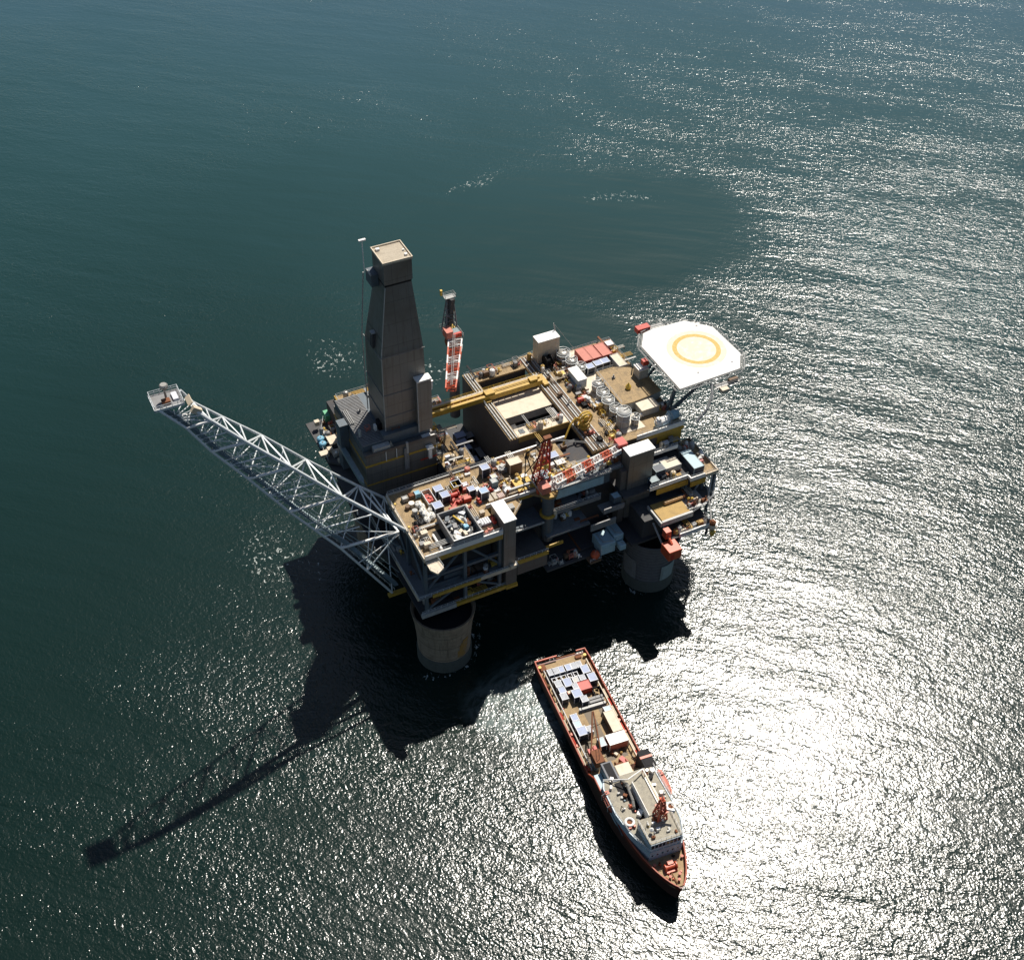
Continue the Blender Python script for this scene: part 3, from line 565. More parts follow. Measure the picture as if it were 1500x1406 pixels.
for u in (.22, .3, .38, .74): k.path([vv(a).lerp(vv(b), u) + Vector((0, .1, -.9)) for a, b in zip(Lc, Nc)], .13, 5)
under(k, 'gas_pipe', galvd, fl)
k = MB()
for a, b in zip(Lc, Lc[1:]): k.rail([vv(a) + Vector((.9, .3, .2)), vv(b) + Vector((.9, .3, .2))], 1.0, .05, 2.5)
under(k, 'handrail', galv, fl)
k = MB()
for i in range(2, 6):
    a0, b0, a1, b1 = vv(Lc[i]), vv(Nc[i]), vv(Lc[i + 1]), vv(Nc[i + 1]); dz = Vector((0, .2, -.5)); n = 8
    for j in range(n): k.tube(a0.lerp(a1, j / n) + dz, b0.lerp(b1, j / n) + dz, .07, 4)
    for u in (.12, .3, .46, .6, .7, .88): k.tube(a0.lerp(b0, u) + dz, a1.lerp(b1, u) + dz, .1, 4)
under(k, 'mesh_floor', galvd, fl)
wk = MB()
for i in range(6):
    a, b = mid(Lc[i], Nc[i], .12), mid(Lc[i + 1], Nc[i + 1], .12)
    wk.tube(a, b, .1, 4)
    n = 24
    for j in range(n): p = a.lerp(b, j / n); wk.box(p.x, p.x + 1.1, p.y - .3, p.y + .9, p.z, p.z + .07)
under(wk, 'walkway_steps', galvd, fl)
tp = under(MB().box(-59.2, -52.2, 24.9, 31.1, 99.2, 99.5), 'tip_platform', grey, fl)
under(MB().rail([(-59.2, 24.9, 99.5), (-52.2, 24.9, 99.5), (-52.2, 31.1, 99.5), (-59.2, 31.1, 99.5)], 1.2, .08, 1.4, closed=True).box(-59.3, -52.1, 24.8, 24.95, 99.0, 99.7).box(-59.35, -59.2, 24.8, 31.2, 99.0, 99.6), 'handrail', galv, fl, tp)
under(MB().tube((-55.6, 28.2, 99.4), (-55.6, 28.2, 102.8), .3, 8).lathe([(.3, 102.4), (.95, 102.9), (1.05, 103.7), (.8, 104)], (-55.6, 28.2, 0), 14), 'flare_burner', silver, fl)
under(MB().box(-57, -55, 25.9, 27.4, 99.5, 100.5), 'igniter_box', rustm, fl); under(MB().box(-54.2, -52.9, 26.6, 29.4, 99.5, 100.1), 'grating', lilf, fl)
under(MB().obox((-50.6, 27.3, 98.0), 1.4, 3.4, .3, 0, -.7).obox((-49.8, 24.7, 96.6), 2.4, 1.2, 1.6, 0, .7), 'access_door', cream, fl)
under(MB().box(-9.4, -4.1, 11.4, 12.6, 22.2, 23.1), 'foot_frame', yel, fl)

# ------------------------------------------------------------------ helideck
he = thing('helideck', 'large white octagonal helicopter deck with a yellow landing circle', 'helideck', (100, 34, 57.4))
HP = [(88.2, 42.2), (92.0, 47.6), (95.9, 48.4), (106.9, 47.9), (113.2, 41.4), (113.6, 26.5), (109.4, 20.4), (88.1, 19.8)]
hp = under(MB().prism(HP, 57.4, 58.0), 'deck_surface', helim, he)
for q in ((88.6, 112.8, 33.4, 33.5), (100.5, 100.6, 20.2, 47.8)): under(MB().box(*q, 58.001, 58.006), 'plate_seam', heliw, he, hp)
def annulus(c, r0, r1, z, dz, n=56):
    k = MB(); g = [[k.bm.verts.new((c[0] + cos(2 * pi * i / n) * r, c[1] + sin(2 * pi * i / n) * r, zz)) for r, zz in ((r0, z), (r1, z), (r1, z + dz), (r0, z + dz))] for i in range(n)]
    for i in range(n):
        for j in range(4): k.bm.faces.new((g[i][j], g[(i + 1) % n][j], g[(i + 1) % n][(j + 1) % 4], g[i][(j + 1) % 4]))
    return k
HC = (102.7, 34.0)
under(MB().lathe([(9.2, 58.004), (9.2, 58.008)], (*HC, 0), 48), 'worn_centre', heliw, he, hp)
under(annulus(HC, 6.0, 7.4, 58.01, .012), 'landing_circle', heliy, he, hp)
k = MB()
for a in ((97, 24), (109, 24), (109, 44)): k.lathe([(.35, 58.01), (.35, 58.05)], (*a, 0), 10)
under(k, 'tie_down', grey, he, hp)
k = MB(); P = HP; cen = Vector((101, 34, 0))
for i in range(len(P)):
    a, b = Vector((*P[i], 57.7)), Vector((*P[(i + 1) % 8], 57.7)); d = (b - a).normalized(); nrm = Vector((d.y, -d.x, 0))
    if nrm.dot(a - cen) < 0: nrm = -nrm
    a2, b2 = a + nrm * 1.3, b + nrm * 1.3
    k.tube(a2, b2, .2, 4); k.tube(a + nrm * .3, b + nrm * .3, .14, 4); k.tube(a + nrm * .8 - Vector((0, 0, .4)), b + nrm * .8 - Vector((0, 0, .4)), .12, 4)
    n = max(2, int((b - a).length / 1.1))
    for j in range(n + 1): t = j / n; k.tube(a.lerp(b, t), a2.lerp(b2, t), .05, 4)
under(k, 'safety_net', greyl, he)
k = MB()
for (x, y) in ((90, 24), (90, 40), (104, 24), (104, 42)): k.tube((x, y, 57.4), (86.5, min(max(y, 22), 40), 44), .4, 8); k.tube((x, y, 57.4), (88.5, y, 46.5), .35, 8)
for y in (24, 32, 40): k.box(88.5, 112, y - .25, y + .25, 56.5, 57.38)
for x in (92, 99, 106): k.box(x - .2, x + .2, 21, 46.5, 55.8, 56.5)
under(k, 'support_frame', bwall, he)
under(MB().box(91.2, 95.6, 49.4, 51.6, 56.6, 58.3), 'foam_monitor', red, he)
under(MB().box(95.8, 101.5, 49.6, 52.2, 56.2, 56.4).rail([(95.6, 52.3, 56.4), (101.6, 52.3, 56.4), (101.6, 49.6, 56.4)], 1.1, .08), 'access_platform', greyl, he)
under(MB().box(99.5, 108, 17.2, 19.2, 55.8, 56.1).rail([(101, 17.2, 56.1), (108.2, 17.2, 56.1), (108.2, 19.4, 56.1)], 1.1, .08), 'access_platform', greyl, he)
under(MB().box(104.2, 107.2, 17.6, 18.8, 56.1, 57.2), 'foam_monitor', brown, he)
under(MB().box(100.2, 102.6, 15.2, 17.0, 55.2, 56.4), 'cabinet', cream, he)
under(MB().path([(98.5, 18.8, 57), (97.6, 16.6, 55), (95, 14.4, 52), (91.5, 14.2, 48.5)], .45, 8), 'stair_tube', greyl, he)
under(MB().box(85.6, 87.6, 36.4, 38, 55.4, 57), 'foam_monitor', red, he)

# ------------------------------------------------------------------ houses and towers on the platform
def house(name, label, cat, b, wall, roofm, roof_t=.35, over=.2, extra=None):
    x0, x1, y0, y1, z0, z1 = b
    t = thing(name, label, cat, ((x0 + x1) / 2, (y0 + y1) / 2, z0))
    under(MB().box(x0, x1, y0, y1, z0, z1 - roof_t), 'wall', wall, t)
    under(MB().box(x0 - over, x1 + over, y0 - over, y1 + over, z1 - roof_t, z1), 'roof', roofm, t)
    return t
house('stair_tower', 'brown tower with a bright white roof at the deck edge beside the scrap tray', 'stair tower', (20.8, 24.4, -.55, 7.8, 31.5, 50.2), cladm, white, .35, .12)
et = house('stair_tower', 'tallest and widest brown tower with a white roof above the right-hand front leg', 'stair tower', (64.5, 72.7, 7.2, 11.2, 26, 51), cladm, white, .35, .15)
under(MB().box(68, 69.2, 6.4, 7.1, 29, 31), 'wall_box', grey, et); under(MB().box(62.5, 64.4, 7.8, 10.6, 24, 44.9), 'lower_wing', wallm, et)
nb = house('plant_room', 'cream box with a white roof standing at the far corner beside the travelling crane rails', 'plant room', (62.2, 69.6, 60.2, 63.8, 46.8, 55.5), cream, white, .35, .1)
cb = house('control_cabin', 'narrow white-roofed cabin beside the row of silver vessels', 'cabin', (67.4, 70.4, 43.6, 50.2, 47.05, 50.8), shipblue, white, .3, .1)
under(MB().box(66.6, 67.35, 44, 50, 47.05, 48.6), 'door_step', grey, cb)
li = house('lift_house', 'small square grey house with a white roof tucked against the helideck edge', 'lift house', (84.6, 87.8, 36.6, 40.0, 50.31, 53.8), greyl, white, .3, .12)
ah = thing('quarters_block', 'flat tan-roofed quarters block with stepped grey walls between vessels and helideck', 'quarters block', (78, 38, 47.15))
under(MB().prism([(74.6, 45.4), (80.4, 45.4), (85.2, 43), (88.2, 38), (88.2, 29.6), (84, 28.9), (77.9, 28.4), (74.0, 28.6)], 47.15, 50.0), 'wall', greyl, ah)
under(MB().prism([(74.5, 45.5), (80.5, 45.5), (85.3, 43.1), (88.3, 38.1), (88.3, 29.5), (84, 28.8), (77.9, 28.3), (73.9, 28.5)], 50.0, 50.3), 'roof', deckm, ah)
under(MB().box(78.6, 84.6, 24.2, 28.25, 47.15, 49.4), 'annex', greyl, ah); under(MB().box(78.5, 84.7, 24.1, 28.28, 49.4, 49.7), 'annex_roof', cream, ah)
under(MB().lathe([(.8, 50.3), (.9, 51.2), (.3, 52.1), (.1, 52.6)], (79.6, 34.4, 0), 12).box(79, 80.2, 34, 35, 50.3, 51), 'winch', ylt, ah)
under(MB().tube((78, 40.6, 50.3), (78, 40.6, 51.6), .25, 8).box(77.6, 78.4, 40.2, 41, 50.3, 50.8), 'vent', grey, ah)
under(MB().rail([(74.2, 28.8, 50.3), (74.7, 45.3, 50.3), (80.3, 45.3, 50.3)], 1.1, .05), 'railing', galv, ah)
hc = thing('hatch_cover', 'wide flat cream roof slab set inside the dark square well', 'hatch cover', (50, 47, 43.2))
under(MB().box(41.45, 57.85, 42.1, 50.9, 43.2, 45.9), 'side', greyl, hc); under(MB().box(41.35, 57.95, 42.0, 51.0, 45.9, 46.2), 'top', cream, hc)
h2 = thing('hatch_cover', 'narrow cream roof strip behind the yellow travelling bridge', 'hatch cover', (50, 54, 44.4))
under(MB().box(41.4, 57.9, 52.2, 56.6, 44.4, 45.8), 'side', greyl, h2); under(MB().box(41.35, 57.95, 52.1, 56.7, 45.8, 46.1), 'top', cream, h2)
tr = thing('workshop_tray', 'large open-topped grey steel tray full of scrap parts at the south deck edge', 'tray', (10, 5, 46))
k = MB().box(6, 6.4, -.2, 11.4, 46.02, 49.2).box(14.4, 14.8, -.2, 11.4, 46.02, 49.2).box(6.4, 14.4, -.2, .2, 46.02, 49.2).box(6.4, 14.4, 11, 11.4, 46.02, 49.2).box(6.4, 14.4, .2, 11, 46.02, 46.4)
under(k, 'tray_walls', grey, tr); under(MB().box(6, 14.8, -.22, .12, 49.2, 49.4), 'tray_lip', white, tr); r5 = random.Random(2)
for i in range(64):
    x, y = r5.uniform(6.6, 13.2), r5.uniform(.4, 10.4); m_ = r5.choice([grey, greyl, rustm, cream, silver, lilf, bwall, ddeck]); k = MB()
    if i % 3: k.obox((x + .6, y + .4, 46.4 + r5.uniform(.4, 1.1)), r5.uniform(.6, 2.2), r5.uniform(.5, 1.3), r5.uniform(.5, 1.6), r5.uniform(0, 3))
    else: k.tube((x, y, 47), (x + r5.uniform(-.8, 2), y + r5.uniform(0, 2.2), 47.5), r5.uniform(.15, .45), 8)
    under(k, 'scrap_part', m_, tr)
under(MB().tube((10.2, 9.6, 48.2), (11.3, 5.2, 48.9), .3, 8), 'jib_arm', ylt, tr); under(MB().box(11, 12.2, 3.6, 4.8, 46.5, 48.9), 'blue_case', blue, tr)
pt = thing('pipe_section', 'long white pipe lying beside the workshop tray', 'pipe', (3, 4, 46)); under(MB().tube((2.9, .9, 46.5), (2.9, 7, 46.5), .38, 12), 'pipe', white, pt); under(MB().box(3.35, 5.9, .6, 8.6, 46.0, 46.03), 'dark_gap', black, pt)  # flat black sheet: darkness of the gap beside the tray put into colour
yt = thing('yellow_tray', 'large square yellow grated tray resting on the middle of the south deck', 'tray', (33.8, 14, 46))
under(MB().box(31.2, 36.4, 11.4, 16.5, 46.02, 47.0), 'tray_body', rustm, yt); k = MB()
for i in range(9): k.box(31.3, 36.3, 11.5 + i * .57, 11.88 + i * .57, 47.0, 47.12)
under(k, 'grating', ylt, yt); under(MB().box(31.3, 36.3, 11.5, 16.4, 46.98, 47.04), 'grating_base', mat('mustard', (.6, .4, .1)), yt)
pr = thing('pipe_rack', 'tan rack of parallel pipes at the edge of the dark container pit', 'pipe rack', (23, 40, 43.6))
k = MB()
for i in range(8): k.tube((21.4 + i * .36, 36.9, 45.6), (21.4 + i * .36, 43.6, 45.6), .16, 6)
under(k, 'pipe_bundle', deckm, pr); under(MB().box(21.2, 24.2, 37.4, 37.8, 43.6, 45.4).box(21.2, 24.2, 42.6, 43, 43.6, 45.4).box(21.3, 21.5, 37.8, 42.6, 44, 44.3), 'cradle', brown, pr)

# ------------------------------------------------------------------ travelling bridge crane
gc = thing('bridge_crane', 'long yellow travelling bridge crane spanning the square well', 'bridge crane', (40, 51, 47.4))
under(MB().box(21, 58.5, 49.9, 50.9, 47.9, 49.6).box(21, 58.5, 51.9, 52.6, 48.1, 49.5), 'girder', yel, gc)
under(MB().box(22, 58.2, 52.65, 53.8, 48.9, 49.05), 'walkway', cream, gc)
under(MB().rail([(22, 53.7, 49.05), (58.2, 53.7, 49.05)], 1.0, .05), 'railing', ylt, gc)
for x in (40, 59.6): under(MB().box(x - .8, x + .8, 49, 54.2, 47.42 if x < 50 else 47.45, 48.3), 'end_truck', yel, gc)
under(MB().box(39.5, 42.5, 50.1, 52.4, 49.6, 50.3).box(54.5, 57, 50.2, 52.2, 49.6, 50.4).box(42.5, 54.5, 51, 51.3, 49.6, 49.8), 'hoist', yel, gc)
k = MB()
for i in range(16): k.box(22.5 + i * 2.25, 22.7 + i * 2.25, 50.9, 51.9, 49.2, 49.4)
under(k, 'cross_tie', rustm, gc)

# ------------------------------------------------------------------ cranes
def banded(root, m0, m1, A, B, n, rc, rb):
    """lattice boom in alternating painted lengths"""
    A = [vv(a) for a in A]; B = [vv(b) for b in B]; first = None
    for i in range(n):
        k = MB()
        k.truss([a.lerp(b, i / n) for a, b in zip(A, B)], [a.lerp(b, (i + 1) / n) for a, b in zip(A, B)], rc, rb, 3)
        o = under(k, 'boom' if first is None else 'boom_section', m0 if i % 2 == 0 else m1, root, first)
        first = first or o
    return first
c1 = thing('pedestal_crane', 'red and white lattice crane on a tall column at the far side beside the derrick', 'crane', (34, 61, 36))
under(MB().lathe([(1.6, 36), (1.6, 62), (2.1, 64)], (34, 61, 0), 20), 'pedestal', grey, c1, smooth=True)
under(MB().lathe([(2.5, 64), (2.7, 65), (2.5, 66)], (34, 61, 0), 20), 'slew_ring', rustm, c1)
under(MB().box(31.9, 36.0, 59.5, 65.5, 66, 67), 'machinery_deck', greyl, c1)
under(MB().box(31.2, 33.4, 59.4, 62.6, 67, 69.6), 'cab', salmon, c1); under(MB().box(33.6, 35.8, 60.3, 62.5, 67, 68.3), 'winch', galvd, c1); under(MB().box(33.4, 36, 59.4, 60.2, 67, 68.4), 'guard', red, c1)
under(MB().rail([(36.3, 58.8, 66.8), (36.3, 65.8, 66.8), (31.6, 65.8, 66.8)], 1.6, .08), 'railing', greyl, c1)
under(MB().box(34, 35.6, 63.2, 65.4, 67, 67.9).obox((36.5, 67.2, 71.6), 1.3, 1.0, 1.2), 'counterweight', ylt, c1)
k = MB(); k.truss([(32.4, 62.5, 67), (36, 62.5, 67), (36, 65.8, 67), (32.4, 65.8, 67)], [(34.6, 66.4, 76.5), (36.4, 66, 76.5), (36.6, 66.8, 76.5), (34.8, 67.2, 76.5)], .2, .1, 6)
under(k, 'mast', grey, c1); k = MB(); k.obox((35.0, 65.4, 72.4), 1.5, 1.6, 8.6, .3, .16); under(k, 'mast_cladding', ddeck, c1)
under(MB().box(33.8, 37.2, 65.8, 67.8, 76.6, 76.8).rail([(33.8, 65.8, 76.8), (37.2, 65.8, 76.8), (37.2, 67.8, 76.8), (33.8, 67.8, 76.8)], 1.0, .07, closed=True), 'mast_head', greyl, c1); under(MB().box(33.2, 33.8, 67.8, 68.5, 76.8, 78.6), 'lamp', ylt, c1)
bm1 = banded(c1, white, orange, [(31.8, 59.6, 67.2), (35.4, 58.1, 67.2), (35.4, 58.1, 65.2), (31.8, 59.6, 65.2)], [(22.6, 41.3, 65.4), (25.2, 40.2, 65.4), (25.0, 40.1, 64.4), (22.8, 41.1, 64.4)], 6, .24, .12)
k = MB()
for i in range(26):
    t = i / 26; p = vv((31.8, 59.6, 66.9)).lerp(vv((22.6, 41.3, 65.2)), t); q = vv((35.4, 58.1, 66.9)).lerp(vv((25.2, 40.2, 65.2)), t); k.tube(p, q, .1, 4)
under(k, 'boom_rungs', salmon, c1, bm1)
under(MB().path([(33.6, 60, 70), (24, 40.8, 66.5)], .07, 4).path([(34.2, 60, 70), (24.4, 40.7, 66.5)], .07, 4), 'hoist_cable', greyl, c1)

c2 = thing('pedestal_crane', 'red and white lattice crane on a blue-grey column at the front edge of the platform', 'crane', (38.3, 7, 31.8))
pd = under(MB().lathe([(1.75, 29.6), (1.75, 45.2), (2.4, 46.6), (2.4, 47.4)], (38.3, 7, 0), 28), 'pedestal', bwall, c2, smooth=True)
under(MB().lathe([(1.9, 39.2), (2.35, 39.3), (2.35, 40.0), (1.9, 40.1)], (38.3, 7, 0), 28), 'collar', yel, c2, pd)
under(MB().box(39.3, 40.1, 4.9, 5.9, 40.1, 41.6), 'lamp', cream, c2, pd)
under(MB().lathe([(2.6, 47.4), (2.7, 48.3)], (38.3, 7, 0), 28), 'slew_ring', ochre, c2)
under(MB().box(35.8, 41.5, 6.4, 14.6, 48.3, 48.8), 'machinery_deck', greyl, c2)
under(MB().box(35.7, 38.3, 5.6, 8.8, 48.8, 51.2), 'cab', salmon, c2)
under(MB().box(36.2, 38.4, 9, 11, 48.8, 50.0), 'winch', rustm, c2); under(MB().box(39, 41.3, 10.5, 14.2, 48.8, 49.8), 'engine_house', pblue, c2)
k = MB().truss([(36.2, 10, 48.8), (40.2, 10, 48.8), (40.2, 13.2, 48.8), (36.2, 13.2, 48.8)], [(39.6, 12.2, 62.6), (40.9, 12.2, 62.6), (40.9, 13, 62.6), (39.6, 13, 62.6)], .26, .12, 7)
under(k, 'mast', red, c2); under(MB().box(39.2, 41.4, 11.9, 13.3, 62.6, 63.3), 'mast_head', rustm, c2)
under(MB().box(38.0, 39.4, 9.4, 9.9, 54.4, 55.8).box(39.4, 40.2, 9.4, 9.9, 51.2, 52.4), 'boom_lamp', ylt, c2)
under(MB().path([(36, 10, 48.8), (35, 15, 57), (40, 12.5, 62.6)], .2, 6).path([(34.6, 14.4, 50), (38, 12, 58)], .16, 6).path([(33.8, 13, 49), (35, 15, 57)], .16, 6), 'back_stay', black, c2)
bm2 = banded(c2, white, orange, [(40.2, 8.6, 51.2), (40.2, 5.8, 51.2), (40.2, 5.8, 49.2), (40.2, 8.6, 49.2)], [(63.8, 13.2, 50.6), (63.8, 11.0, 50.6), (63.8, 11.0, 49.4), (63.8, 13.2, 49.4)], 7, .24, .12)
k = MB()
for i in range(40):
    t = i / 40; p = vv((40.2, 8.6, 51)).lerp(vv((63.8, 13.2, 50.4)), t); q = vv((40.2, 5.8, 51)).lerp(vv((63.8, 11, 50.4)), t)
    k.tube(p, q, .09, 4)
under(k, 'boom_rungs', salmon, c2, bm2); under(MB().box(63.4, 66.2, 11.6, 14.8, 49.2, 51.8), 'boom_head', red, c2, bm2)
under(MB().path([(40.6, 12.5, 62.6), (63.8, 12.4, 51.6)], .07, 4).path([(40.2, 12.2, 62.6), (63.8, 11.8, 51.6)], .07, 4), 'hoist_cable', greyl, c2)

c3 = thing('knuckle_crane', 'small yellow crane with a round slewing drum and a bent arm between pit and rails', 'crane', (60.2, 26.6, 47.4))
under(MB().lathe([(.9, 47.4), (.9, 48.6), (1.9, 48.8), (1.9, 49.4), (1.4, 49.5), (1.4, 50.6)], (60.2, 26.6, 0), 18), 'slew_drum', yel, c3)
under(MB().torus((60.6, 27.2, 51.6), 1.9, .28, 20, 8, 'Y').torus((60.6, 26.2, 51.6), 1.9, .28, 20, 8, 'Y').tube((60.6, 27.2, 51.6), (60.6, 26.2, 51.6), .9, 12), 'hose_reel', ylt, c3)
under(MB().path([(59.4, 26.4, 51.6), (57.4, 27, 52.6), (55.2, 26, 51.4), (52.6, 24.2, 48.6), (51.8, 23.6, 46.8)], .3, 8), 'arm', yel, c3); under(MB().box(51, 52.6, 22.8, 24.2, 45.96, 46.9), 'grab', brown, c3)

# ------------------------------------------------------------------ process vessels along the east deck
VS = [(70.2, 58.6, 2.0, 2.6), (70.9, 54.4, 1.7, 2.4), (72.2, 50.6, 1.5, 2.2), (72.6, 40.6, 1.7, 2.8), (72.0, 36.4, 1.8, 2.6), (71.4, 32.2, 1.8, 3.0), (71.8, 28.2, 1.7, 2.6), (71.9, 23.8, 2.0, 4.6), (75.2, 22.4, 1.1, 2.4)]
VL = ['silver lagged vessel at the far end of the row, beside the white-roofed plant room', 'silver lagged vessel second from the far end of the row', 'slim silver vessel just behind the white-roofed cabin', 'silver vessel with a domed top just in front of the white-roofed cabin',
      'silver vessel between the cabin and the middle of the row', 'tall silver vessel in the middle of the near half of the row', 'silver vessel next to the tallest one at the near end', 'tallest pale tank, nearest to the south end of the vessel row', 'small squat tank beside the tallest pale tank']
for i, (x, y, r, h) in enumerate(VS):
    v = thing('process_vessel', VL[i], 'vessel', (x, y, 47.16), group='silver vessels in a row along the east deck')
    under(MB().lathe([(r, 47.16), (r, 47.16 + h), (r * .85, 47.16 + h + r * .25), (r * .4, 47.16 + h + r * .42), (.05, 47.16 + h + r * .46)], (x, y, 0), 22), 'shell', greyl if h > 4 else silver, v, smooth=True)
    k = MB().torus((x, y, 47.16 + h + .1), r + .15, .09, 20, 6).torus((x, y, 47.16 + h * .55), r + .12, .08, 20, 6)
    for a in range(6): k.tube((x + cos(a) * (r + .15), y + sin(a) * (r + .15), 47.2), (x + cos(a) * (r + .15), y + sin(a) * (r + .15), 48.2 + h), .07, 4)
    k.torus((x, y, 48.2 + h), r + .15, .06, 20, 5); under(k, 'guard_ring', galv, v)
    under(MB().path([(x, y, 47.2 + h), (x, y, 48.3 + h), (x + r * .7, y + .5, 48.3 + h), (x + r * 1.1, y + .6, 47.4)], .18, 7).box(x - .7, x - .1, y - .6, y, 47.1 + h, 48.0 + h), 'top_pipework', bigbag if i % 2 else greyl, v)

# ------------------------------------------------------------------ loose cargo on the platform
def cargo(name, label, cat, x, y, z, l, w, h, body, top, rim=None, rz=0.0, group=None, open_top=False, rr=None):
    """steel cargo unit: ribbed body, framed lid or open top, corner posts, standing on skids"""
    t = thing(name, label, cat, (x, y, z), rz, group); a, b = l / 2, w / 2
    k = MB()
    if open_top:
        for q in ((-a, -a + .14, -b, b), (a - .14, a, -b, b), (-a + .14, a - .14, -b, -b + .14), (-a + .14, a - .14, b - .14, b)): k.box(*q, .15, h - .12)
        k.box(-a + .14, a - .14, -b + .14, b - .14, .15, .3)
    else: k.box(-a, a, -b, b, .15, h - .1)
    n = max(2, int(l / .6))
    for i in range(1, n): xx = -a + l * i / n; k.box(xx - .05, xx + .05, -b - .05, b + .05 if not open_top else -b, .3, h - .2)
    k.box(-a + .1, -a + .4, -b, b, 0, .15).box(a - .4, a - .1, -b, b, 0, .15)
    bd = k.build('body', body, t)
    k = MB(); e = .13
    for q in ((-a - .04, a + .04, -b - .04, -b + e), (-a - .04, a + .04, b - e, b + .04), (-a - .04, -a + e, -b + e, b - e), (a - e, a + .04, -b + e, b - e)): k.box(*q, h - .12, h + .04)
    for sx in (-1, 1):
        for sy in (-1, 1): k.box(sx * a - .09, sx * a + .09, sy * b - .09, sy * b + .09, 0, h + .1)
    k.build('frame', rim or lilf, t)
    if not open_top:
        MB().box(-a + e, a - e, -b + e, b - e, h - .1, h - .02).build('lid', top, t)
    else:
        r = rr or random.Random(int(x * 10)); k = MB()
        for i in range(4): k.obox((r.uniform(-a * .5, a * .5), r.uniform(-b * .5, b * .5), .3 + h * .22), r.uniform(.4, a), r.uniform(.4, b), h * .4, r.uniform(0, 3))
        k.build('contents', top, t)
    return t
ZD = 46.0
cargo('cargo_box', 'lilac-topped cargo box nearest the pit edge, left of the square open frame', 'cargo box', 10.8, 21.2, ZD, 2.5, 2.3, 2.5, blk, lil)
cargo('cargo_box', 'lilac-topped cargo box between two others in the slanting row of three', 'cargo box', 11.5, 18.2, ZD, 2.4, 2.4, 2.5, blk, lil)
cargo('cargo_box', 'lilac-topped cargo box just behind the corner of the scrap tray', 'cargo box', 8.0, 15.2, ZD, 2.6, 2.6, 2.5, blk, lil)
cargo('open_skip', 'black open-topped skip with a pale rim beside the ochre deck patch', 'skip', 16.3, 20.9, ZD, 2.7, 2.6, 2.4, black, grey, lilf, open_top=True)
cargo('cargo_basket', 'long pale-rimmed basket holding red machinery', 'cargo basket', 7.6, 20.2, ZD, 2.6, 5.8, 1.5, cream, red, lilf, open_top=True)
cargo('tote_tank', 'small sky-blue tank near the pit-side corner of the south deck', 'tank', 5.2, 23, ZD, 1.5, 1.5, 1.6, blue, blue, pblue)
cargo('crate', 'brown crate beside the small sky-blue tank', 'crate', 3.6, 23.3, ZD, 1.4, 1.2, 1.2, brown, rustm, rustm)
cargo('crate', 'grey crate nearest the flare boom end of the pit-side edge', 'crate', 1.4, 22.9, ZD, 1.6, 1.3, 1.3, greyl, greyl, grey)
r5b = random.Random(8)
for i, (x, y, w, lb) in enumerate([(3.8, 19.3, 1.9, 'white sack at the pit side of the sack pile'), (4.4, 17.8, 1.8, 'white sack second from the pit side of the pile'), (4.0, 16.2, 2.0, 'white sack in the middle of the pile'), (4.1, 14.6, 2.0, 'white sack beside the black heap of netting'), (5.3, 13.4, 2.3, 'largest white sack, next to the scrap tray corner'), (3.6, 12.6, 1.8, 'white sack at the outer end of the pile'), (5.9, 15.6, 1.4, 'small white sack leaning on the lilac-topped box')]):
    t = thing('bulk_sack', lb, 'sack', (x, y, ZD), group='white bulk sacks on the deck')
    k = MB().lathe([(w * .4, 0), (w * .52, .3), (w * .56, .8), (w * .48, 1.3), (w * .3, 1.6), (.05, 1.62)], n=9)
    for v in k.bm.verts: v.co += Vector((r5b.uniform(-.16, .16), r5b.uniform(-.16, .16), r5b.uniform(-.05, .22) if v.co.z > .2 else 0))
    k.build('bag', bigbag, t); MB().tube((-.3, .1, 1.5), (.25, -.1, 1.95), .09, 5).build('sling', cream, t)
for x, y, r, h, m_, lb in [(2.2, 20.1, .85, 1.3, cream, 'round cream drum with a white lid near the sacks'), (.8, 19.6, .7, 1.1, brown, 'squat brown drum near the flare boom edge'), (1.9, 17.0, .8, 1.4, greyl, 'round grey drum between sacks and flare boom edge')]:
    t = thing('drum', lb, 'drum', (x, y, ZD)); MB().lathe([(r, 0), (r, h * .33), (r * 1.05, h * .36), (r, h * .4), (r, h)], n=16).build('shell', m_, t); MB().lathe([(r * .9, h), (r * .9, h + .06)], n=16).build('lid', white if m_ == cream else m_, t)
t = thing('net_heap', 'black heap of netting lying between the sacks and the deck edge', 'netting', (1.7, 13.8, ZD)); k = MB(); r5 = random.Random(9)
for i in range(14): k.lathe([(.5, 0), (.8, .25), (.55, .6), (.1, .8)], (r5.uniform(-1.4, 1.4), r5.uniform(-1.6, 1.8), r5.uniform(0, .3)), 7)
k.build('netting', black, t)
k = MB()
for i in range(8): k.torus((r5.uniform(-1.2, 1.2), r5.uniform(-1.4, 1.4), .8 + i * .03), r5.uniform(.3, .6), .05, 10, 4)
k.build('rope', grey, t)
t = thing('winch_unit', 'large bright red winch unit in the middle of the south deck', 'winch', (14.3, 17.2, ZD))
k = MB().box(-2, 1.9, -2.2, 2, .05, .35); k.lathe([(1.1, -1.3), (1.1, -1.1), (.7, -1.1), (.7, 1.1), (1.1, 1.1), (1.1, 1.3)], (0, .6, 1.4), 16, 'X')
k.build('drum', red, t); k = MB()
for i in range(9): k.obox((r5.uniform(-1.6, 1.6), r5.uniform(-2, -.6), r5.uniform(.5, 1.6)), r5.uniform(.3, .9), r5.uniform(.3, 1), r5.uniform(.4, 1.2), r5.uniform(0, 3))
k.build('gearbox', red, t); MB().path([(-1.8, -1.8, .4), (-1.8, -1.8, 2), (1.6, -1.8, 2), (1.6, -1.8, .4)], .1).path([(-1.8, 1.7, .4), (-1.8, 1.7, 2.2), (1.6, 1.7, 2.2), (1.6, 1.7, .4)], .1).build('guard_frame', salmon, t)
